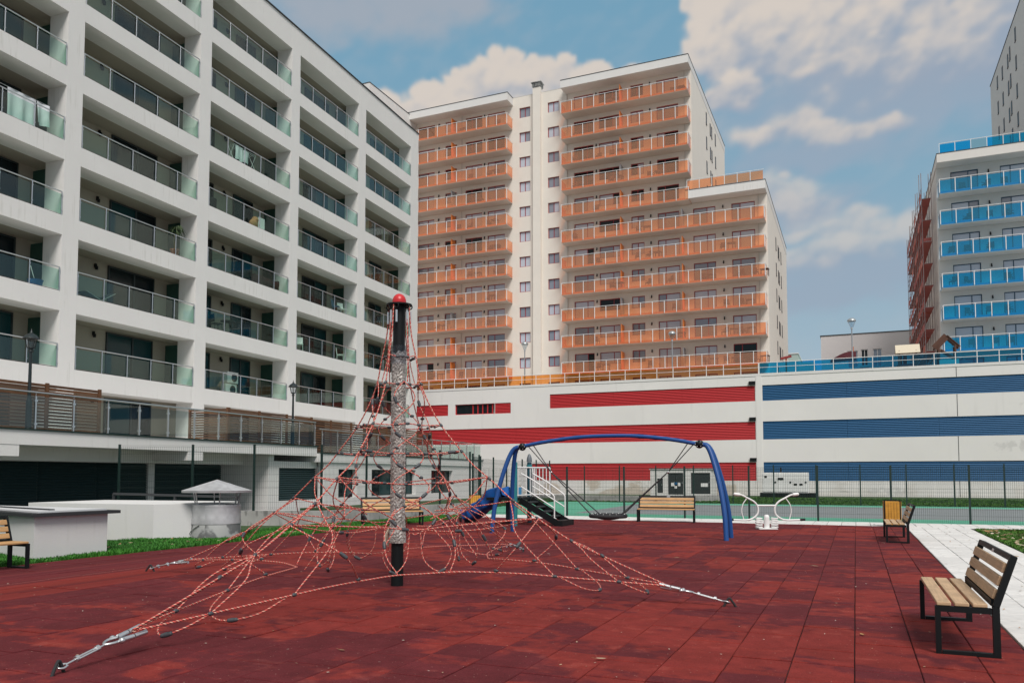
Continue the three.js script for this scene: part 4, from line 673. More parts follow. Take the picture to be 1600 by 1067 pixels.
// ------------------------------------------------------------------ basket swing
{
  const t = thing('swing_frame', 'blue arched steel swing frame with four splayed legs and black joint balls', 'swing frame', [0, 0, 0]), Z = -18.55;
  part('top_beam', tube([V(-7.77, 2.17, Z), V(-7.2, 2.27, Z), V(-6.3, 2.375, Z), V(-5.5, 2.40, Z), V(-4.7, 2.375, Z), V(-3.8, 2.26, Z), V(-3.27, 2.15, Z)], 0.048, 48, 14), M.swingBlue, t);
  for (const [x, b, f, zf] of [[-7.77, -8.0, -8.44, -18.22], [-7.77, -7.93, -8.2, -19.0], [-3.27, -3.09, -2.66, -18.12], [-3.27, -3.07, -2.68, -19.0]]) {
    const dz = zf - Z, s = Math.sign(x + 5.5);
    part('leg', tube([V(x, 2.16, Z), V((x + b) / 2 + s * 0.03, 2.14, Z + dz * 0.05), V(b + s * 0.02, 2.03, Z + dz * 0.12), V(mix(b, f, 0.42) + s * 0.06, 1.35, Z + dz * 0.5), V(mix(b, f, 0.8) + s * 0.04, 0.6, Z + dz * 0.82), V(f, -0.02, zf)], 0.056, 40, 14), M.swingBlue, t);
  }
  for (const x of [-7.74, -3.30]) { const j = part('joint', [sph(0.1, x, 2.165, Z, 20, 14)], M.black, t); part('bolt', [0, 1, 2, 3, 4, 5].map((i) => sph(0.014, x + Math.cos(i * 1.05) * 0.085, 2.165 + Math.sin(i * 1.05) * 0.06, Z + 0.075, 6, 4)), M.steel, j); }
  const s = thing('basket_swing', 'black round basket swing hanging on long ropes from the blue frame', 'swing', [0, 0, 0]), cx = -5.5, cz = Z, sy = 0.47;
  part('ring', flat(new THREE.TorusGeometry(0.42, 0.05, 10, 40)).rotateX(Math.PI / 2).translate(cx, sy, cz), M.blackRough, s);
  const net = []; for (let i = -5; i <= 5; i++) { const o = i * 0.07, w = Math.sqrt(Math.max(0, 0.42 * 0.42 - o * o)), dip = (x) => sy - 0.09 * (1 - (x * x + o * o) / 0.18); const pts = [], pt2 = []; for (let k = 0; k <= 6; k++) { const x = -w + k * w / 3; pts.push(V(cx + x, dip(x), cz + o)); pt2.push(V(cx + o, dip(x), cz + x)); } net.push(tube(pts, 0.01, 10, 4), tube(pt2, 0.01, 10, 4)); }
  part('seat_net', net, M.blackRough, s); part('clip', Array.from({ length: 16 }, (_, i) => sph(0.012, cx + Math.cos(i * 0.3927) * 0.4, sy + 0.045, cz + Math.sin(i * 0.3927) * 0.4, 6, 4)), M.white, s);
  const ropeM = std([0.035, 0.035, 0.038], 0.8);
  for (const d of [-1, 1]) {
    const J = V(cx + d * 1.46, 1.52, cz), H = V(cx + d * 1.98, 2.13, cz);
    part('rope', [rod(V(cx + d * 1.94, 2.2, cz + 0.0), J, 0.012, 6), rod(V(cx + d * 2.10, 2.2, cz), J, 0.012, 6), rod(J, V(cx + d * 0.36, sy + 0.03, cz + 0.22), 0.014, 6), rod(J, V(cx + d * 0.3, sy + 0.03, cz - 0.28), 0.014, 6)], ropeM, s);
    part('connector', [sph(0.03, J.x, J.y, J.z, 8, 6), sph(0.02, cx + d * 1.94, 2.19, cz, 6, 4), sph(0.02, cx + d * 2.1, 2.17, cz, 6, 4)], M.steel, s);
  }
}
// ------------------------------------------------------------------ slide
{
  const t = thing('playground_slide', 'small play slide with teal posts, white railings, black steps and a blue wavy chute', 'slide', [0, 0, 0]);
  part('post', [cyl(0.075, 0.075, 1.82, -9.02, 0.9, -21.05, 16), cyl(0.077, 0.03, 0.04, -9.02, 1.83, -21.05, 16)], M.teal, t);
  part('post', cyl(0.07, 0.07, 1.86, -9.2, 0.92, -22.6, 16), M.tealDark, t); part('post_collar', cyl(0.085, 0.085, 0.1, -9.2, 1.72, -22.6, 16), M.teal, t);
  part('post_cap', lathe([[0.08, 1.86], [0.085, 1.9], [0.075, 1.98], [0.04, 2.08], [0, 2.11]], 14).translate(-9.2, 0, -22.6), std([0.12, 0.14, 0.16], 0.5), t);
  part('platform', [bb(-9.95, -8.98, 0.72, 0.80, -22.55, -21.1)], M.black, t);
  part('post', cyl(0.07, 0.07, 0.8, -9.85, 0.4, -22.45, 14), M.tealDark, t);
  const panel = (a, b, n) => { const l = []; l.push(rod(V(a[0], 1.68, a[1]), V(b[0], 1.68, b[1]), 0.022, 8), rod(V(a[0], 0.86, a[1]), V(b[0], 0.86, b[1]), 0.02, 8)); for (let i = 0; i <= n; i++) { const x = mix(a[0], b[0], i / n), z = mix(a[1], b[1], i / n); l.push(rod(V(x, 0.82, z), V(x, 1.68, z), i === 0 || i === n ? 0.022 : 0.014, 6)); } return l; };
  part('guard_rail', panel([-9.12, -21.2], [-9.0, -22.5], 5), M.white, t);
  part('guard_rail', panel([-9.1, -22.62], [-8.55, -22.66], 5), M.white, t);
  for (const z of [-21.35, -22.25]) {
    part('stair_rail', [tube([V(-8.95, 1.5, z), V(-8.5, 1.26, z), V(-8.0, 0.92, z), V(-7.93, 0.86, z), V(-7.92, 0.75, z), V(-7.92, 0.02, z)], 0.02, 30, 8), rod(V(-8.95, 1.12, z), V(-7.93, 0.52, z), 0.018, 8)], M.white, t);
    part('stringer', [bar(V(-8.98, 0.72, z), V(-7.82, 0.07, z), 0.18, 0.05)], M.black, t);
  }
  for (let i = 0; i < 5; i++) part('step', rbox(0.2, 0.05, 0.86, -8.85 + i * 0.235, 0.65 - i * 0.132, -21.8, 0.008), M.dark, t);
  part('base_board', bb(-7.9, -7.66, 0, 0.16, -22.3, -21.3), M.black, t);
  part('light_panel', bb(-9.85, -9.45, 0.84, 1.08, -22.6, -22.55), M.slideLight, t);
  // chute: a trough swept along a wavy path towards the left
  const P = new THREE.CatmullRomCurve3([V(-9.6, 0.86, -21.7), V(-9.85, 0.82, -21.72), V(-10.15, 0.56, -21.78), V(-10.42, 0.40, -21.83), V(-10.7, 0.22, -21.9), V(-10.98, 0.17, -21.95)]);
  const prof = [[-0.34, 0.22], [-0.3, 0.25], [-0.26, 0.2], [-0.2, 0.02], [0, -0.03], [0.2, 0.02], [0.26, 0.2], [0.3, 0.25], [0.34, 0.22], [0.3, -0.02], [0.2, -0.1], [-0.2, -0.1], [-0.3, -0.02], [-0.34, 0.22]], N = 40, pos = [], idx = [];
  for (let i = 0; i <= N; i++) { const p = P.getPoint(i / N), d = P.getTangent(i / N), s = V(-d.z, 0, d.x).normalize(), u = s.clone().cross(d).normalize(), k = 1 + 0.05 * Math.sin(i * 0.8); prof.forEach(([a, b]) => { const q = p.clone().addScaledVector(s, a * k).addScaledVector(u.y < 0 ? u.negate() : u, b * k); pos.push(q.x, q.y, q.z); }); }
  const m = prof.length; for (let i = 0; i < N; i++) for (let j = 0; j < m - 1; j++) { const a = i * m + j; idx.push(a, a + 1, a + m, a + 1, a + m + 1, a + m); }
  const g = new THREE.BufferGeometry(); g.setAttribute('position', new THREE.Float32BufferAttribute(pos, 3)); g.setAttribute('uv', new THREE.Float32BufferAttribute(new Float32Array(pos.length / 3 * 2), 2)); g.setIndex(idx); g.computeVertexNormals();
  const ch = mesh('chute', g, new THREE.MeshStandardMaterial({ color: M.slideBlue.color, roughness: 0.3, side: THREE.DoubleSide })); t.add(ch);
  part('foot', bb(-11.0, -10.8, 0, 0.1, -22.15, -21.75), M.black, t);
}
// ------------------------------------------------------------------ white outdoor exercise machine
{
  const t = thing('exercise_machine', 'white outdoor exercise machine with two looped handles and a spring base', 'exercise machine', [-2.23, 0, -22.45], 23.4 * D2R), s = 0.01758;
  const q = (x, y, z = 0) => V((x - 1198) * s, (827 - y) * s, z);
  part('column', lathe([[0.075, 0], [0.075, 0.3], [0.07, 0.34], [0.045, 0.385], [0, 0.39]], 16), M.white, t);
  part('foot_plate', [rbox(0.5, 0.03, 0.34, 0, 0.015, 0, 0.01)], M.white, t);
  for (const d of [-1, 1]) part('spring', [0.06, 0.12, 0.18, 0.24, 0.29].map((y, i) => flat(new THREE.TorusGeometry(0.085, 0.018, 6, 18)).rotateX(Math.PI / 2 + 0.05).translate(d * 0.21, y, 0)), M.white, t);
  part('cross_bar', rod(q(1184, 791), q(1212, 791), 0.024, 10), M.white, t);
  for (const d of [-1, 1]) {
    const m = (x, y, z = 0) => { const v = q(x, y, z); if (d > 0) v.x = -v.x; return v; };
    const h = part('handle_loop', tube([m(1152, 774), m(1160, 775), m(1168, 779), m(1180, 786), m(1185, 794), m(1184, 804), m(1176, 811), m(1168, 813), m(1155, 813), m(1143, 812.5)], 0.025, 60, 10), M.white, t);
    part('brace', tube([m(1168, 780), m(1162, 789), m(1160, 800), m(1163, 812)], 0.014, 24, 8), M.white, h); part('grip', [rod(m(1150, 773.6), m(1157, 774.4), 0.045, 10), sph(0.045, m(1150, 773.6).x, m(1150, 773.6).y, 0, 10, 8)], M.white, h); part('foot_tip', rod(m(1147, 812.6), m(1139, 812.3), 0.034, 10), M.black, h);
  }
}

// ------------------------------------------------------------------ rope climber
{
  const MX = -5.55, MZ = -9.03, T = thing('rope_climber', 'pyramid climbing net of red, cream and black ropes around a black mast with red cap', 'climbing net', [MX, 0, MZ]);
  const ropeTex = tex(64, 64, (x, y) => { const t = ((x / 64 + y / 64) * 2) % 2, k = t % 2, n = 0.85 + 0.3 * h2(x, y, 5); const c = k < 0.38 ? [0.66, 0.105, 0.085] : k < 0.68 ? [0.022, 0.018, 0.02] : k < 1.0 ? [0.68, 0.13, 0.10] : k < 1.40 ? [0.80, 0.50, 0.38] : k < 1.62 ? [0.025, 0.018, 0.02] : [0.66, 0.11, 0.09]; return c.map((v) => v * n); });
  const ropeM = std(1, 0.75, 0, { map: ropeTex }), clampM = std([0.055, 0.062, 0.07], 0.5), alu = std([0.66, 0.67, 0.68], 0.32, 0.9);
  const R = rng(2024), RR = 0.0075;
  // mast
  part('mast', [cyl(0.08, 0.08, 3.72, 0, 1.86, 0, 24)], M.black, T);
  part('mast_cap', [flat(new THREE.SphereGeometry(0.092, 20, 12, 0, Math.PI * 2, 0, Math.PI / 2)).scale(1, 1.15, 1).translate(0, 3.76, 0), cyl(0.092, 0.092, 0.02, 0, 3.75, 0, 20)], std([0.55, 0.02, 0.025], 0.35), T);
  part('top_plate', [cyl(0.17, 0.17, 0.018, 0, 3.712, 0, 24)], M.black, T);
  { // crumpled plastic wrapping
    const g = new THREE.CylinderGeometry(0.092, 0.096, 2.52, 90, 420, true), p = g.attributes.position;
    const crease = (a, y) => { const w = fbm(a * 3 + 20, y * 9, 3, 71) - 0.5, k = Math.abs(((a / Math.PI * 3 + 60) % 1) - 0.5) * 2; return Math.abs((((y * 17 + k * 1.3 + w * 1.6) % 1) + 1) % 1 - 0.5) * 2; };
    for (let i = 0; i < p.count; i++) { const y = p.getY(i), a = Math.atan2(p.getZ(i), p.getX(i)), e = sst(0.9, 1.26, -y), v = crease(a, y), r = 1 + (v - 0.5) * 0.10 + (fbm(a * 3 + 9, y * 6, 3, 77) - 0.5) * 0.12 + e * (0.1 + 0.2 * fbm(a * 2, 3, 2, 5)); p.setX(i, p.getX(i) * r); p.setZ(i, p.getZ(i) * r); if (y > 1.1) p.setY(i, y + (fbm(a * 2 + 9, 1, 2, 3) - 0.5) * 0.12 * sst(1.1, 1.26, y)); }
    g.computeVertexNormals(); g.translate(0, 1.82, 0);
    // milky film: where it lies on the black mast it looks dark, where it is bunched it is pale
    const film = tex(256, 1024, (x, y) => { const a = (x / 256) * Math.PI * 2, hh = y / 1024 * 2.52, n = fbm(x / 5, y / 5, 4, 79), st = fbm(x / 9, y / 4, 4, 83), m = clamp(0.16 + sst(0.36, 0.66, st * 0.55 + n * 0.45) * 0.36); return [m, m * 0.93, m * 0.86]; });
    const m = mesh('mast_wrapping', flat(g), new THREE.MeshPhysicalMaterial({ map: film, roughness: 0.3, side: THREE.DoubleSide, clearcoat: 0.4, clearcoatRoughness: 0.25 })); T.add(m);
    part('clear_sleeve', cyl(0.1, 0.1, 0.24, 0, 3.04, 0, 28, true), glassy([0.78, 0.8, 0.84], { roughness: 0.25, side: THREE.DoubleSide }), T);
    const tg = []; for (let i = 0; i < 7; i++) { const a = 2.4 + R() * 1.6; tg.push(tube([V(Math.cos(a) * 0.11, 0.72 + R() * 0.1, Math.sin(a) * 0.11), V(Math.cos(a) * 0.16, 0.62 + R() * 0.08, Math.sin(a) * 0.16), V(Math.cos(a) * 0.15, 0.5 + R() * 0.06, Math.sin(a) * 0.15)], 0.012, 8, 4)); } part('torn_wrapping', tg, std([0.5, 0.42, 0.33], 0.7), T);
  }
  const clampG = uvm(merged([sph(0.023, 0, 0, 0, 8, 6).scale(1.5, 0.85, 0.85)])), bigG = uvm(merged([flat(new THREE.CapsuleGeometry(0.02, 0.065, 4, 9)).rotateZ(Math.PI / 2), flat(new THREE.CylinderGeometry(0.0225, 0.0225, 0.03, 9)).rotateZ(Math.PI / 2)]));
  const bead = (g, p, dir) => { const o = mesh(g === clampG ? 'rope_clamp' : 'ferrule', g, clampM); o.position.copy(p); o.quaternion.setFromUnitVectors(V(1, 0, 0), dir.clone().normalize()); T.add(o); };
  const rope = (pts, r = RR, beads = 0, per = 0.06) => {
    const c = new THREE.CatmullRomCurve3(pts, false, 'centripetal'), L = c.getLength();
    const m = mesh('rope', tube(pts, r, Math.max(6, Math.round(L / 0.05)), 6, false, per), ropeM); T.add(m);
    if (beads) { const t = beads === true ? 0.5 : beads, p = c.getPointAt(t); bead(bigG, p, c.getTangentAt(t)); }
    return c;
  };
  const knot = (p, d) => bead(clampG, p, d);
  // four arms; angle measured in the ground plane: dir = (cos, sin) in (x, z)
  const ARM = [[1.53, 4.98], [0.0, 4.25], [3.11, 4.25], [-1.62, 4.9]];          // near, right, left, far
  const prof = [[3.70, 0.15], [3.3, 0.19], [3.0, 0.26], [2.64, 0.34], [2.34, 0.48], [2.09, 0.64], [1.75, 0.94], [1.58, 1.1], [1.38, 1.36], [1.13, 1.66], [0.92, 1.98], [0.66, 2.42], [0.5, 2.80], [0.36, 3.15], [0.2, 3.56]];
  const at = (a, r, h, side = 0) => V(Math.cos(a) * r - Math.sin(a) * side, h, Math.sin(a) * r + Math.cos(a) * side);
  const rOf = (h) => { for (let i = 0; i < prof.length - 1; i++) { const [h0, r0] = prof[i], [h1, r1] = prof[i + 1]; if (h <= h0 && h >= h1) return mix(r0, r1, (h0 - h) / (h0 - h1)); } return h > 3.7 ? 0.15 : 3.56; };
  const LV = [2.64, 2.09, 1.75, 1.40, 1.13, 0.92, 0.66, 0.5];
  // side position of the two base ropes of an arm, and their height, by distance from the mast
  const wOf = (r) => Math.max(0.045, 0.045 + (3.55 - r) * 0.30);
  const bOf = (r) => clamp(0.2 + (3.55 - r) * 0.07, 0.2, 0.32);
  ARM.forEach(([a, len], i) => {
    const k = (len - 0.75) / 3.5, rs = (r) => r < 1 ? r : 1 + (r - 1) * ((len - 0.75) - 1) / (3.5 - 1);
    const ridge = prof.map(([h, r]) => at(a, rs(r), h));
    rope(ridge, 0.0088); if (i === 0) rope(prof.slice(9).map(([h, r]) => at(a, rs(r), h - 0.02, 0.05 * (1 - (r - 1.6) / 2))), 0.007);
    LV.forEach((h) => knot(at(a, rs(rOf(h)), h), at(a, rs(rOf(h) + 0.1), h - 0.08).sub(at(a, rs(rOf(h)), h))));
    // base ropes on both sides, from the clamp inwards to where the next arm's rope takes over
    for (const s of [-1, 1]) {
      const pts = [3.55, 3.2, 2.9, 2.5, 2.0, 1.6, 1.25].map((r) => at(a, rs(r), r > 3.5 ? 0.2 : bOf(r), s * wOf(r)));
      const nb = ARM.map(([b]) => { let d = (b - a) * s; while (d < 0) d += Math.PI * 2; return [d, b]; }).filter(([d]) => d > 0.2).sort((p, q) => p[0] - q[0])[0], mid = a + s * nb[0] / 2;
      pts.push(at(mid, 1.28, 0.3)); rope(pts, 0.0085);
      // loops from the ridge down and out to the base rope, and on under the arm to the other side
      [[1.12, 1.62, 2.35, 0.3], [0.66, 2.42, 3.05, 0]].forEach(([h, r, rb, bd], j) => {
        const p0 = at(a, rs(r), h), p2 = at(a, rs(rb), bOf(rb), s * wOf(rb)), p1 = at(a, rs((r + rb) / 2 - 0.12 + 0.1 * j), mix(h, bOf(rb), 0.42), s * wOf(rb) * (0.95 + 0.2 * R()));
        rope([p0, p0.clone().lerp(p1, 0.5).add(V(0, 0.02, 0)), p1, p2], RR); knot(p2, at(a, 1, 0));
      });
      [[0.92, 2.0, 1.7]].forEach(([h, r, rb], j) => {
        const p0 = at(a, rs(r), h), p2 = at(a, rs(rb), bOf(rb) + 0.02, s * wOf(rb)), p1 = at(a, rs((r + rb) / 2 + 0.12), mix(h, 0.3, 0.5), s * wOf(rb) * 1.1);
        rope([p0, p1, p2], RR, 0.6); knot(p2, at(a, 1, 0));
      });
    }
    // slack loops hanging between the two base ropes
    for (const [r, dr] of [[3.05, 0.28], [2.4, 0.36]]) { const p0 = at(a, rs(r), bOf(r), wOf(r)), p2 = at(a, rs(r), bOf(r), -wOf(r)); rope([p0, at(a, rs(r + dr * 0.7), 0.15, wOf(r) * 0.7), at(a, rs(r + dr), 0.1, 0), at(a, rs(r + dr * 0.7), 0.15, -wOf(r) * 0.7), p2], RR, 0.35 + 0.3 * R()); }
    // inner membrane ropes at knee height
    rope([at(a, rs(1.98), 0.92), at(a, 1.45, 0.80, 0.12), at(a, 0.8, 0.74, 0.16), at(a, 0.3, 0.76, 0.12)], RR, 0.6);
    rope([at(a, rs(1.66), 1.13), at(a, 1.1, 1.05, -0.1), at(a, 0.5, 0.98, -0.1)], RR);
    // top hardware
    for (const o of [-0.09, 0.09]) { const p = at(a + o * 3, 0.15, 3.66); part('shackle', [flat(new THREE.TorusGeometry(0.03, 0.009, 6, 12)).translate(p.x, 3.68, p.z)], M.black, T); part('ferrule', [rod(V(p.x, 3.62, p.z), V(p.x, 3.46, p.z), 0.016, 8)], alu, T); }
    const p = at(a + 0.3, 0.15, 3.62); rope([p, at(a + 0.35, 0.19, 3.0), at(a + 0.55, 0.25, 2.66)], RR);
    // ground anchor with turnbuckle
    const D = (r, h, s = 0) => at(a, r, h, s), c0 = len - 0.72;
    part('ferrule', [rod(D(c0 - 0.05, 0.21, 0.03), D(c0 + 0.07, 0.185, 0.025), 0.021, 10), rod(D(c0 + 0.08, 0.183, 0.025), D(c0 + 0.18, 0.165, 0.02), 0.021, 10), rod(D(c0 - 0.05, 0.17, -0.04), D(c0 + 0.06, 0.155, -0.03), 0.021, 10), rod(D(c0 + 0.07, 0.154, -0.03), D(c0 + 0.16, 0.145, -0.02), 0.021, 10)], alu, T);
    part('shackle', [tube([D(c0 + 0.18, 0.165, 0.02), D(c0 + 0.26, 0.15, 0.045), D(c0 + 0.32, 0.135, 0.0), D(c0 + 0.26, 0.14, -0.04), D(c0 + 0.16, 0.145, -0.02)], 0.013, 24, 7), sph(0.026, D(c0 + 0.2, 0.16, 0.05).x, 0.155, D(c0 + 0.2, 0.16, 0.05).z, 8, 6), sph(0.026, D(c0 + 0.2, 0.15, -0.05).x, 0.148, D(c0 + 0.2, 0.15, -0.05).z, 8, 6)], alu, T);
    part('turnbuckle', [rod(D(c0 + 0.3, 0.137), D(c0 + 0.40, 0.115), 0.009, 6), rod(D(c0 + 0.38, 0.12, 0.018), D(c0 + 0.56, 0.08, 0.018), 0.010, 6), rod(D(c0 + 0.38, 0.12, -0.018), D(c0 + 0.56, 0.08, -0.018), 0.010, 6), rod(D(c0 + 0.37, 0.122), D(c0 + 0.395, 0.116), 0.026, 8), rod(D(c0 + 0.55, 0.083), D(c0 + 0.575, 0.077), 0.026, 8), rod(D(c0 + 0.57, 0.078), D(c0 + 0.66, 0.055), 0.009, 6), tube([D(c0 + 0.64, 0.06), D(c0 + 0.69, 0.06, 0.02), D(c0 + 0.72, 0.045, 0.0), D(c0 + 0.69, 0.04, -0.02), D(c0 + 0.65, 0.05, -0.01)], 0.009, 16, 6)], alu, T);
    part('ground_anchor', [tube([D(len - 0.07, -0.01, 0.02), D(len - 0.035, 0.055, 0.008), D(len - 0.005, 0.095, 0), D(len + 0.03, 0.055, -0.008), D(len + 0.07, -0.01, -0.02)], 0.013, 24, 8)], M.blackRough, T);
  });
  // rings of horizontal rope tying the arms together, pulled in between them
  const order = [1.53, 3.11, 4.663, 6.283], lens = [4.98, 4.25, 4.9, 4.25];
  const rsI = (i, r) => r < 1 ? r : 1 + (r - 1) * ((lens[i] - 0.75) - 1) / 2.5;
  for (let i = 0; i < 4; i++) {
    const a = order[i], b = order[(i + 1) % 4] + (i === 3 ? Math.PI * 2 : 0), j = (i + 1) % 4, m = (a + b) / 2;
    const ring = (h, mid, mh, bd) => { const p0 = at(a, rsI(i, rOf(h)), h), p2 = at(b, rsI(j, rOf(h)), h), pm = at(m, mid, mh); const c = rope([p0, p0.clone().lerp(pm, 0.55).add(V(0, -0.015, 0)), pm, p2.clone().lerp(pm, 0.55).add(V(0, -0.015, 0)), p2], RR); for (const t of [0.33, 0.5, 0.67]) knot(c.getPointAt(t), c.getTangentAt(t)); if (bd) { for (const t of [0.09, 0.91]) bead(bigG, c.getPointAt(t), c.getTangentAt(t)); } return c; };
    ring(3.02, 0.19, 3.0); ring(2.64, 0.245, 2.64); ring(2.09, 0.46, 2.10); ring(1.75, 0.46, 1.72, 1); ring(1.42, 0.55, 1.33, 0);
    rope([at(a, rsI(i, 1.98), 0.92), at(mix(a, m, 0.5), 1.05, 0.82), at(m, 0.86, 0.78), at(mix(m, b, 0.5), 1.05, 0.82), at(b, rsI(j, 1.98), 0.92)], RR, 0.5);
    // two ropes weaving down each face, crossing every third of a metre
    const rf = (h) => clamp(0.22 + (3.0 - h) * 0.17 + Math.max(0, 1.9 - h) * 0.2, 0.18, 1.0), hTop = 2.66, N = 5;
    for (const s of [-1, 1]) { const pts = []; for (let q = 0; q <= N * 4; q++) { const h = hTop - q / (N * 4) * (hTop - 0.72), amp = 0.12 + 0.09 * (hTop - h); pts.push(at(m, rf(h), h, s * amp * Math.sin(q / 4 * Math.PI + 0.0) * (q === 0 ? 0 : 1))); } const c = rope(pts, RR); [0.1, 0.3, 0.5, 0.7, 0.9].forEach((t) => { if (R() < 0.75) bead(bigG, c.getPointAt(t), c.getTangentAt(t)); }); for (let q = 1; q < N; q++) if (s > 0) knot(c.getPointAt(q / N), V(1, 0, 0)); }
    // outer arcs linking ring knots on the ridges with the middle of the next ring
    for (const [h0, h1, mr] of [[1.42, 0.92, 0.9]]) for (const [e, q] of [[a, i], [b, j]]) { const p0 = at(e, rsI(q, rOf(h0)), h0), t = mix(e, m, 0.62), p2 = at(t, mr * 0.86, h1 - 0.02), p1 = p0.clone().lerp(p2, 0.5).multiply(V(1.14, 1, 1.14)).add(V(0, -0.02, 0)); rope([p0, p1, p2], RR); }
    // long drooping loops from the waist ring to the base
    for (const e of [-1, 1]) { const t = m + e * 0.3; rope([at(t, 0.66, 1.02), at(t + e * 0.1, 1.02, 0.8), at(t + e * 0.06, 1.2, 0.5), at(t - e * 0.05, 1.28, 0.3)], RR, 0.62); rope([at(t, 0.84, 0.78), at(t + e * 0.12, 1.05, 0.5), at(t, 1.0, 0.28), at(t - e * 0.16, 0.86, 0.4), at(t - e * 0.22, 0.84, 0.76)], RR, 0.5); }
  }
}

// ------------------------------------------------------------------ things on the balconies of the left building
{
  const cloth = std([0.72, 0.73, 0.76], 0.9);
  const sheet = (w, h, seed, amp = 0.05) => { const g = new THREE.PlaneGeometry(w, h, 24, 14), p = g.attributes.position; for (let i = 0; i < p.count; i++) { const x = p.getX(i), y = p.getY(i), k = (0.5 - y / h); p.setZ(i, Math.sin(x * 14 + seed) * amp * (0.3 + k) + (vn(x * 5 + seed, y * 3, seed) - 0.5) * amp); } const b = g.clone(), q = b.attributes.position; for (let i = 0; i < q.count; i++) q.setZ(i, q.getZ(i) - 0.012); g.computeVertexNormals(); b.computeVertexNormals(); const ix = b.index.array; for (let i = 0; i < ix.length; i += 3) { const t = ix[i]; ix[i] = ix[i + 2]; ix[i + 2] = t; } return [flat(g), flat(b)]; };
  const on = (name, label, cat, u, k, n, turn = 0) => thing(name, label, cat, LBpos(u, F(k), n), LROT + turn);
  let t = on('laundry', 'white bedding hung to dry on an upper balcony at the left picture edge', 'laundry', -1.95, 3, -0.4); t.position.y += 0;
  part('sheet', sheet(1.1, 1.1, 2).map((g) => g.translate(-0.3, 0.62, 0)), cloth, t); part('sheet', sheet(0.5, 0.8, 5, 0.07).map((g) => g.translate(0.45, 0.72, 0.1)), cloth, t); part('drying_line', rod(V(-1.2, 1.18, 0), V(0.8, 1.18, 0), 0.012, 6), M.steel, t);
  t = on('drying_rack', 'folding rack with pale laundry on an upper balcony of the third column', 'drying rack', 9.6, 4, -0.55);
  part('frame', [rod(V(-0.8, 0, -0.25), V(-0.8, 0.95, 0.2), 0.012, 5), rod(V(-0.8, 0, 0.25), V(-0.8, 0.95, -0.2), 0.012, 5), rod(V(0.8, 0, -0.25), V(0.8, 0.95, 0.2), 0.012, 5), rod(V(0.8, 0, 0.25), V(0.8, 0.95, -0.2), 0.012, 5), ...[-0.2, -0.07, 0.07, 0.2].map((z) => rod(V(-0.8, 0.93, z), V(0.8, 0.93, z), 0.008, 5))], M.white, t);
  part('laundry', [...sheet(0.5, 0.7, 3, 0.04).map((g) => g.translate(-0.45, 0.6, 0.2)), ...sheet(0.42, 0.6, 8, 0.04).map((g) => g.translate(0.15, 0.64, 0.12))], cloth, t);
  t = on('potted_plant', 'tall drooping palm-like plant in a terracotta pot on a balcony', 'plant', 5.15, 2, -0.4);
  part('pot', lathe([[0, 0], [0.13, 0], [0.18, 0.3], [0.2, 0.31], [0.2, 0.36], [0.16, 0.36], [0.15, 0.3], [0, 0.3]], 18), std([0.28, 0.08, 0.04], 0.8), t); part('stem', [tube([V(0, 0.3, 0), V(0.03, 0.8, 0), V(0.12, 1.25, 0.02)], 0.022, 12, 6), tube([V(0, 0.3, 0), V(-0.06, 0.7, 0), V(-0.02, 1.05, 0)], 0.016, 10, 6)], std([0.16, 0.13, 0.08], 0.9), t);
  { const R = rng(8), l = []; for (let i = 0; i < 46; i++) { const c = i < 32 ? V(0.12, 1.25, 0.02) : V(-0.02, 1.05, 0), a = R() * 6.28, L = 0.3 + R() * 0.3, d = V(Math.cos(a), 0, Math.sin(a)), p1 = c.clone().addScaledVector(d, L * 0.5).add(V(0, 0.16 - R() * 0.1, 0)), p2 = c.clone().addScaledVector(d, L).add(V(0, -0.12 - R() * 0.2, 0)), s = V(-d.z, 0, d.x).multiplyScalar(0.02); const g = new THREE.BufferGeometry(), P = []; for (const q of [[c.clone().sub(s), c.clone().add(s), p1.clone().add(s)], [c.clone().sub(s), p1.clone().add(s), p1.clone().sub(s)], [p1.clone().sub(s), p1.clone().add(s), p2]]) for (const w of q) P.push(w.x, w.y, w.z); g.setAttribute('position', new THREE.Float32BufferAttribute(P, 3)); g.setAttribute('uv', new THREE.Float32BufferAttribute(new Float32Array(P.length / 3 * 2), 2)); g.computeVertexNormals(); l.push(g); }
    const o = part('foliage', l, std([0.05, 0.085, 0.03], 0.7, 0, { side: THREE.DoubleSide }), t); o.userData.kind = 'stuff'; }
  t = on('deck_chair', 'dark folding lounge chair on the balcony below the potted plant', 'lounge chair', 1.35, 1, -0.6);
  part('seat', [tube([V(-0.75, 0.32, 0), V(-0.3, 0.22, 0), V(0.1, 0.22, 0), V(0.65, 0.52, 0)], 0.03, 20, 6).scale(1, 1, 9)], M.dark, t); part('frame', [rod(V(-0.7, 0.35, 0.25), V(0.3, 0, 0.25), 0.015, 5), rod(V(0.65, 0.52, 0.25), V(-0.2, 0, 0.25), 0.015, 5), rod(V(-0.7, 0.35, -0.25), V(0.3, 0, -0.25), 0.015, 5), rod(V(0.65, 0.52, -0.25), V(-0.2, 0, -0.25), 0.015, 5)], M.steel, t);
  t = on('bucket', 'blue plastic tub with a mop handle on a far-left balcony', 'tub', -1.45, 1, -0.45);
  part('tub', lathe([[0, 0.02], [0.2, 0.02], [0.25, 0.28], [0.27, 0.29], [0.24, 0.29], [0.19, 0.04], [0, 0.04]], 20), std([0.02, 0.12, 0.36], 0.5), t); part('handle', rod(V(0.05, 0.05, 0), V(-0.25, 0.75, 0.05), 0.014, 6), M.white, t);
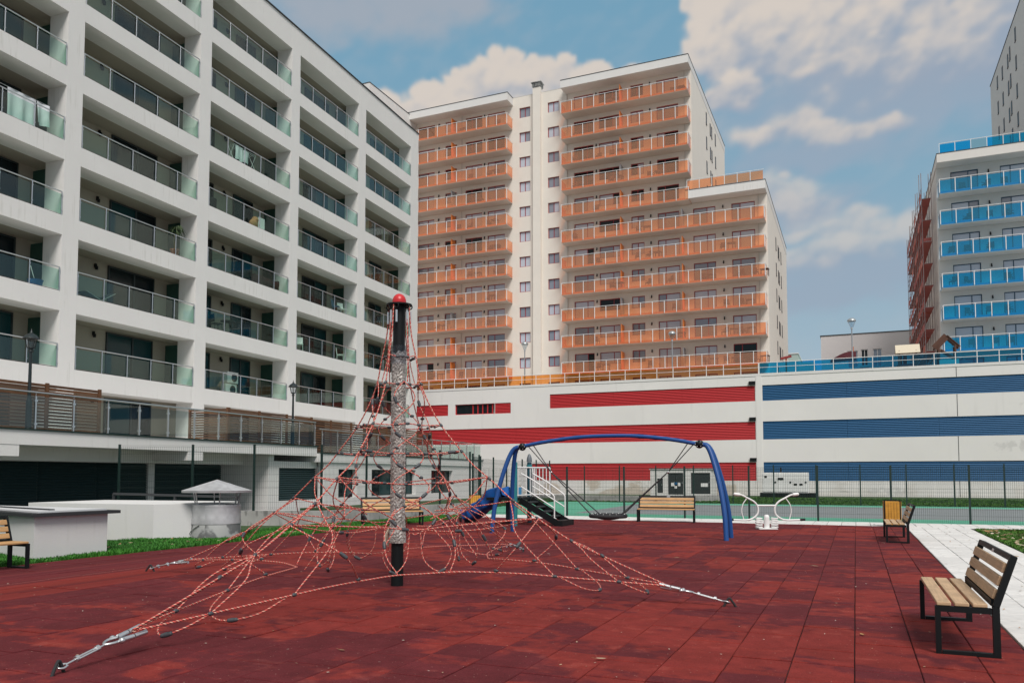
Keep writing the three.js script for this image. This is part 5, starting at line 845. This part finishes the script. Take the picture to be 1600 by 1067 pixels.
  const chair = (label, u, k, n, turn, m, group) => { const c = on('balcony_chair', label, 'chair', u, k, n, turn); if (group) c.userData.group = group; part('seat', rbox(0.44, 0.04, 0.42, 0, 0.43, 0, 0.012), m, c); part('backrest', rbox(0.42, 0.36, 0.03, 0, 0.68, -0.22, 0.01, 0, 0, -0.12), m, c); for (const x of [-0.18, 0.18]) for (const z of [-0.17, 0.17]) part('leg', rod(V(x, 0.42, z), V(x * 1.15, 0, z * 1.2), 0.014, 5), m, c); return c; };
  const table = (label, u, k, n, m) => { const c = on('balcony_table', label, 'table', u, k, n); part('tabletop', cyl(0.36, 0.36, 0.03, 0, 0.68, 0, 24), m, c); for (let i = 0; i < 3; i++) { const a = i * 2.09; part('leg', rod(V(Math.cos(a) * 0.08, 0.67, Math.sin(a) * 0.08), V(Math.cos(a) * 0.28, 0, Math.sin(a) * 0.28), 0.016, 5), m, c); } };
  table('dark round table on the balcony right of the folding lounge chair', 8.9, 1, -0.6, M.dark); chair('dark chair left of a round balcony table', 8.1, 1, -0.6, 1.2, M.dark); chair('dark chair right of a round balcony table', 9.6, 1, -0.7, -1.2, M.dark);
  chair('blue chair with a towel on a middle balcony of the fourth column', 18.1, 2, -0.5, 0.3, std([0.03, 0.12, 0.22], 0.6)); chair('white plastic chair on a middle balcony of the fourth column', 18.9, 2, -0.6, -0.4, M.white);
  chair('white garden chair on the balcony under the blue chair', 18.6, 1, -0.5, 0.5, M.white); chair('pale chair at the left end of the balcony under the blue chair', 14.5, 1, -0.5, -0.9, M.white);
  t = on('sofa', 'dark brown covered sofa on a balcony of the third column', 'sofa', 11.6, 2, -0.55); part('base', rbox(1.5, 0.35, 0.6, 0, 0.2, 0, 0.06), std([0.05, 0.025, 0.025], 0.8), t); part('backrest', rbox(1.5, 0.4, 0.18, 0, 0.52, -0.24, 0.06), std([0.05, 0.025, 0.025], 0.8), t); for (const x of [-0.7, 0.7]) part('armrest', rbox(0.16, 0.3, 0.6, x, 0.45, 0, 0.05), std([0.05, 0.025, 0.025], 0.8), t);
  t = on('cabinet', 'dark storage cabinet on an upper balcony of the third column', 'cabinet', 7.6, 3, -1.0); part('body', rbox(1.1, 0.85, 0.45, 0, 0.43, 0, 0.015), M.dark, t); for (const x of [-0.27, 0.27]) part('door', rbox(0.5, 0.75, 0.02, x, 0.43, 0.236, 0.006), M.blackRough, t);
  t = on('storage_bag', 'orange and tan bundle on an upper balcony of the third column', 'bundle', 10.5, 3, -0.5); part('bundle', [sph(0.24, 0, 0.26, 0, 14, 10).scale(1, 1.15, 0.9), sph(0.18, 0.12, 0.55, 0, 12, 8)], std([0.42, 0.2, 0.08], 0.8), t); part('board', rbox(0.5, 0.85, 0.03, 0.75, 0.43, -0.1, 0.008), M.white, t);
  t = on('air_conditioner', 'white air conditioning units stacked on the lowest balcony of the third column', 'air conditioner', 9.75, 0, -1.2); for (const y of [0.0, 0.6]) { part('unit', rbox(0.8, 0.55, 0.32, 0.1 * (y > 0), y + 0.3, 0, 0.02), M.white, t); part('fan_grille', [cyl(0.2, 0.2, 0.02, 0.1 * (y > 0) + 0.1, 0, 0, 20).rotateX(Math.PI / 2).translate(0, y + 0.3, 0.17)], M.dark, t); }
  t = on('broom', 'wooden broom leaning at the left end of the lowest balcony of the third column', 'broom', 8.0, 0, -1.3); part('handle', rod(V(0, 0.1, 0), V(0.08, 1.5, -0.3), 0.014, 6), std([0.3, 0.18, 0.09], 0.7), t); part('brush', rbox(0.3, 0.14, 0.08, 0, 0.08, 0, 0.02), M.brownWood, t);
}
// furniture seen through the coloured glass of the far balconies
{
  const R = rng(555), m = std([0.10, 0.05, 0.035], 0.7), mb = std([0.05, 0.05, 0.06], 0.7);
  const mkC = (lb, g, mm) => { const c = thing('balcony_chair', lb, 'chair', [0, 0, 0], 0, g); part('seat', box(0.5, 0.06, 0.5, 0, 0.42, 0), mm, c); part('backrest', box(0.5, 0.48, 0.06, 0, 0.68, -0.24), mm, c); for (const x of [-0.22, 0.22]) part('armrest', box(0.05, 0.04, 0.5, x, 0.62, 0), mm, c); for (const x of [-0.22, 0.22]) for (const z of [-0.22, 0.22]) part('leg', box(0.045, 0.42, 0.045, x, 0.21, z), mm, c); return c; };
  const mkT = (lb, g, mm) => { const c = thing('balcony_table', lb, 'table', [0, 0, 0], 0, g); part('tabletop', box(0.8, 0.05, 0.7, 0, 0.66, 0), mm, c); for (const x of [-0.34, 0.34]) for (const z of [-0.28, 0.28]) part('leg', box(0.05, 0.64, 0.05, x, 0.32, z), mm, c); return c; };
  const ORD = ['top', 'second', 'third', 'fourth', 'fifth', 'sixth', 'seventh', 'eighth', 'ninth', 'tenth', 'lowest'];
  const G = { c: 'chairs on the orange balconies', t: 'tables on the orange balconies', b: 'chairs on the blue balconies' }, first = {}, Y = (k) => 40.2 - 2.82 * k;
  const row = (k, where, list, y) => {                                // list of [x, kind], left to right along one balcony
    const n = { c: 0, t: 0, b: 0 };
    for (const [x, kind] of list) {
      const what = kind === 't' ? 'table' : 'chair', col = kind === 'b' ? 'blue' : 'orange', pos = [x, y + 0.275, FZ + 0.5 + R() * 0.5], rot = (R() - 0.5) * (kind === 't' ? 0.4 : 2);
      const nth = ['leftmost', 'second', 'third', 'fourth', 'fifth', 'sixth', 'seventh', 'eighth'][n[kind]++];
      const label = (kind === 'b' ? 'dark' : 'brown') + ' ' + what + ' behind ' + col + ' glass, ' + ORD[k] + ' balcony' + where + ', ' + (nth === 'leftmost' ? 'leftmost ' + what : nth + ' ' + what + ' from left');
      if (!first[kind]) { first[kind] = kind === 't' ? mkT(label, G.t, m) : mkC(label, G[kind], kind === 'b' ? mb : m); first[kind].position.set(...pos); } else copy(first[kind], label, pos, rot, G[kind]);
    }
  };
  for (let k = 0; k <= 10; k++) for (const [where, xs] of [[' of the left column', [-43.6, -40.8, -39.4, -37.2, -36]], [' of the right column', [-27, -24.6, -23, -20, -19, -16.6, ...(k >= 5 ? [-13.5, -11.5, -9.8, -8.6] : [])]]]) {
    const l = []; for (const x of xs) if (R() < 0.36 + (k > 4 ? 0.14 : 0)) { const xx = x + (R() - 0.5) * 0.5; l.push([xx, 'c']); if (R() < 0.5) l.push([xx + 0.85, 't']); }
    row(k, where, l, Y(k));
  }
  for (let k = 0; k <= 5; k++) row(k, '', [8.4, 9.4, 11.2, 12.6].filter(() => R() < 0.6).map((x) => [x + (R() - 0.5) * 0.4, 'b']), 26.32 - 2.82 * k);
}
// ------------------------------------------------------------------ fallen leaves and grit
{
  const leafG = (s) => { const sh = new THREE.Shape(); sh.moveTo(0, -1); sh.bezierCurveTo(0.55, -0.5, 0.5, 0.4, 0, 1); sh.bezierCurveTo(-0.5, 0.4, -0.55, -0.5, 0, -1); const g = new THREE.ShapeGeometry(sh, 5), p = g.attributes.position; for (let i = 0; i < p.count; i++) p.setZ(i, 0.25 * Math.abs(p.getX(i)) + 0.12 * p.getY(i) * p.getY(i)); g.scale(s, s, s); g.rotateX(-Math.PI / 2); g.computeVertexNormals(); return flat(g); };
  const R = rng(31), lm = [[0.30, 0.21, 0.12], [0.42, 0.33, 0.22], [0.2, 0.12, 0.06], [0.36, 0.22, 0.08]].map((c) => std(c, 0.85, 0, { side: THREE.DoubleSide }));
  [['curled brown leaf on the red tiles left of the small-looking bench', -0.62, -13.5, 0.07], ['curled brown leaf near the front edge of the red tiles', -1.86, -6.05, 0.045], ['dark curled leaf on the red tiles near the bottom centre', -3.9, -5.5, 0.035], ['tan leaf lying on a tile joint beside the nearest bench', 0.02, -7.9, 0.04], ['pale leaf on the red tiles between the rope anchor and the swing leg', -2.9, -13.9, 0.06]].forEach(([lb, x, z, s], i) => { const t = thing('fallen_leaf', lb, 'leaf', [x, 0.012, z], R() * 6); part('blade', leafG(s), lm[i % 4], t); part('stalk', rod(V(0, 0.0, s * 0.9), V(0.01, 0.012, s * 1.6), 0.002, 4), lm[2], t); });
  const scatter = (label, n, geo, mats, f, smin, smax) => { const o = new THREE.InstancedMesh(geo, std([1, 1, 1], 0.85, 0, { side: THREE.DoubleSide }), n), mt = new THREE.Matrix4(), c = new THREE.Color(), q = new THREE.Quaternion(), e = new THREE.Euler(); for (let i = 0; i < n; i++) { const [x, z, y] = f(R), s = smin + R() * (smax - smin); q.setFromEuler(e.set((R() - 0.5) * 0.5, R() * 6.28, (R() - 0.5) * 0.5)); mt.compose(V(x, y ?? 0.006, z), q, V(s, s, s)); o.setMatrixAt(i, mt); const k = mats[Math.floor(R() * mats.length)]; c.setRGB(...k); o.setColorAt(i, c); } o.name = numbered('leaf_litter'); o.castShadow = o.receiveShadow = true; o.userData.kind = 'stuff'; o.userData.label = label; o.userData.category = 'leaf litter'; scene.add(o); };
  const tones = [[0.32, 0.22, 0.12], [0.45, 0.34, 0.22], [0.2, 0.12, 0.07], [0.5, 0.42, 0.33], [0.38, 0.2, 0.09]];
  scatter('small pale leaf scraps and grit scattered over the red tiles', 900, leafG(1), [[0.5, 0.44, 0.36], [0.42, 0.3, 0.2], [0.55, 0.5, 0.45], [0.25, 0.16, 0.1]], (R) => [-12.2 + R() * 13.4, -4.5 - R() * 20], 0.006, 0.016);
  scatter('dry leaves lying on the grass patch beside the white path', 700, leafG(1), tones, (R) => [2.95 + R() * R() * 6, -24.2 + R() * 9, 0.03 + R() * 0.03], 0.04, 0.085);
  scatter('dry leaves lying on the green lawn at left', 60, leafG(1), tones, (R) => [-12.5 - R() * 1.5, -10.8 - R() * 9, 0.05], 0.04, 0.1);
  scatter('leaves and twigs along the edges of the white paving', 160, leafG(1), tones, (R) => R() < 0.5 ? [1.3 + R() * 1.5, -7 - R() * 18, 0.012] : [-12 + R() * 20, -26.9 + R() * 1.6, 0.012], 0.015, 0.04);
}

scene.traverse((o) => { if (o.isMesh) o.castShadow = o.receiveShadow = true; });
renderer.render(scene, camera);
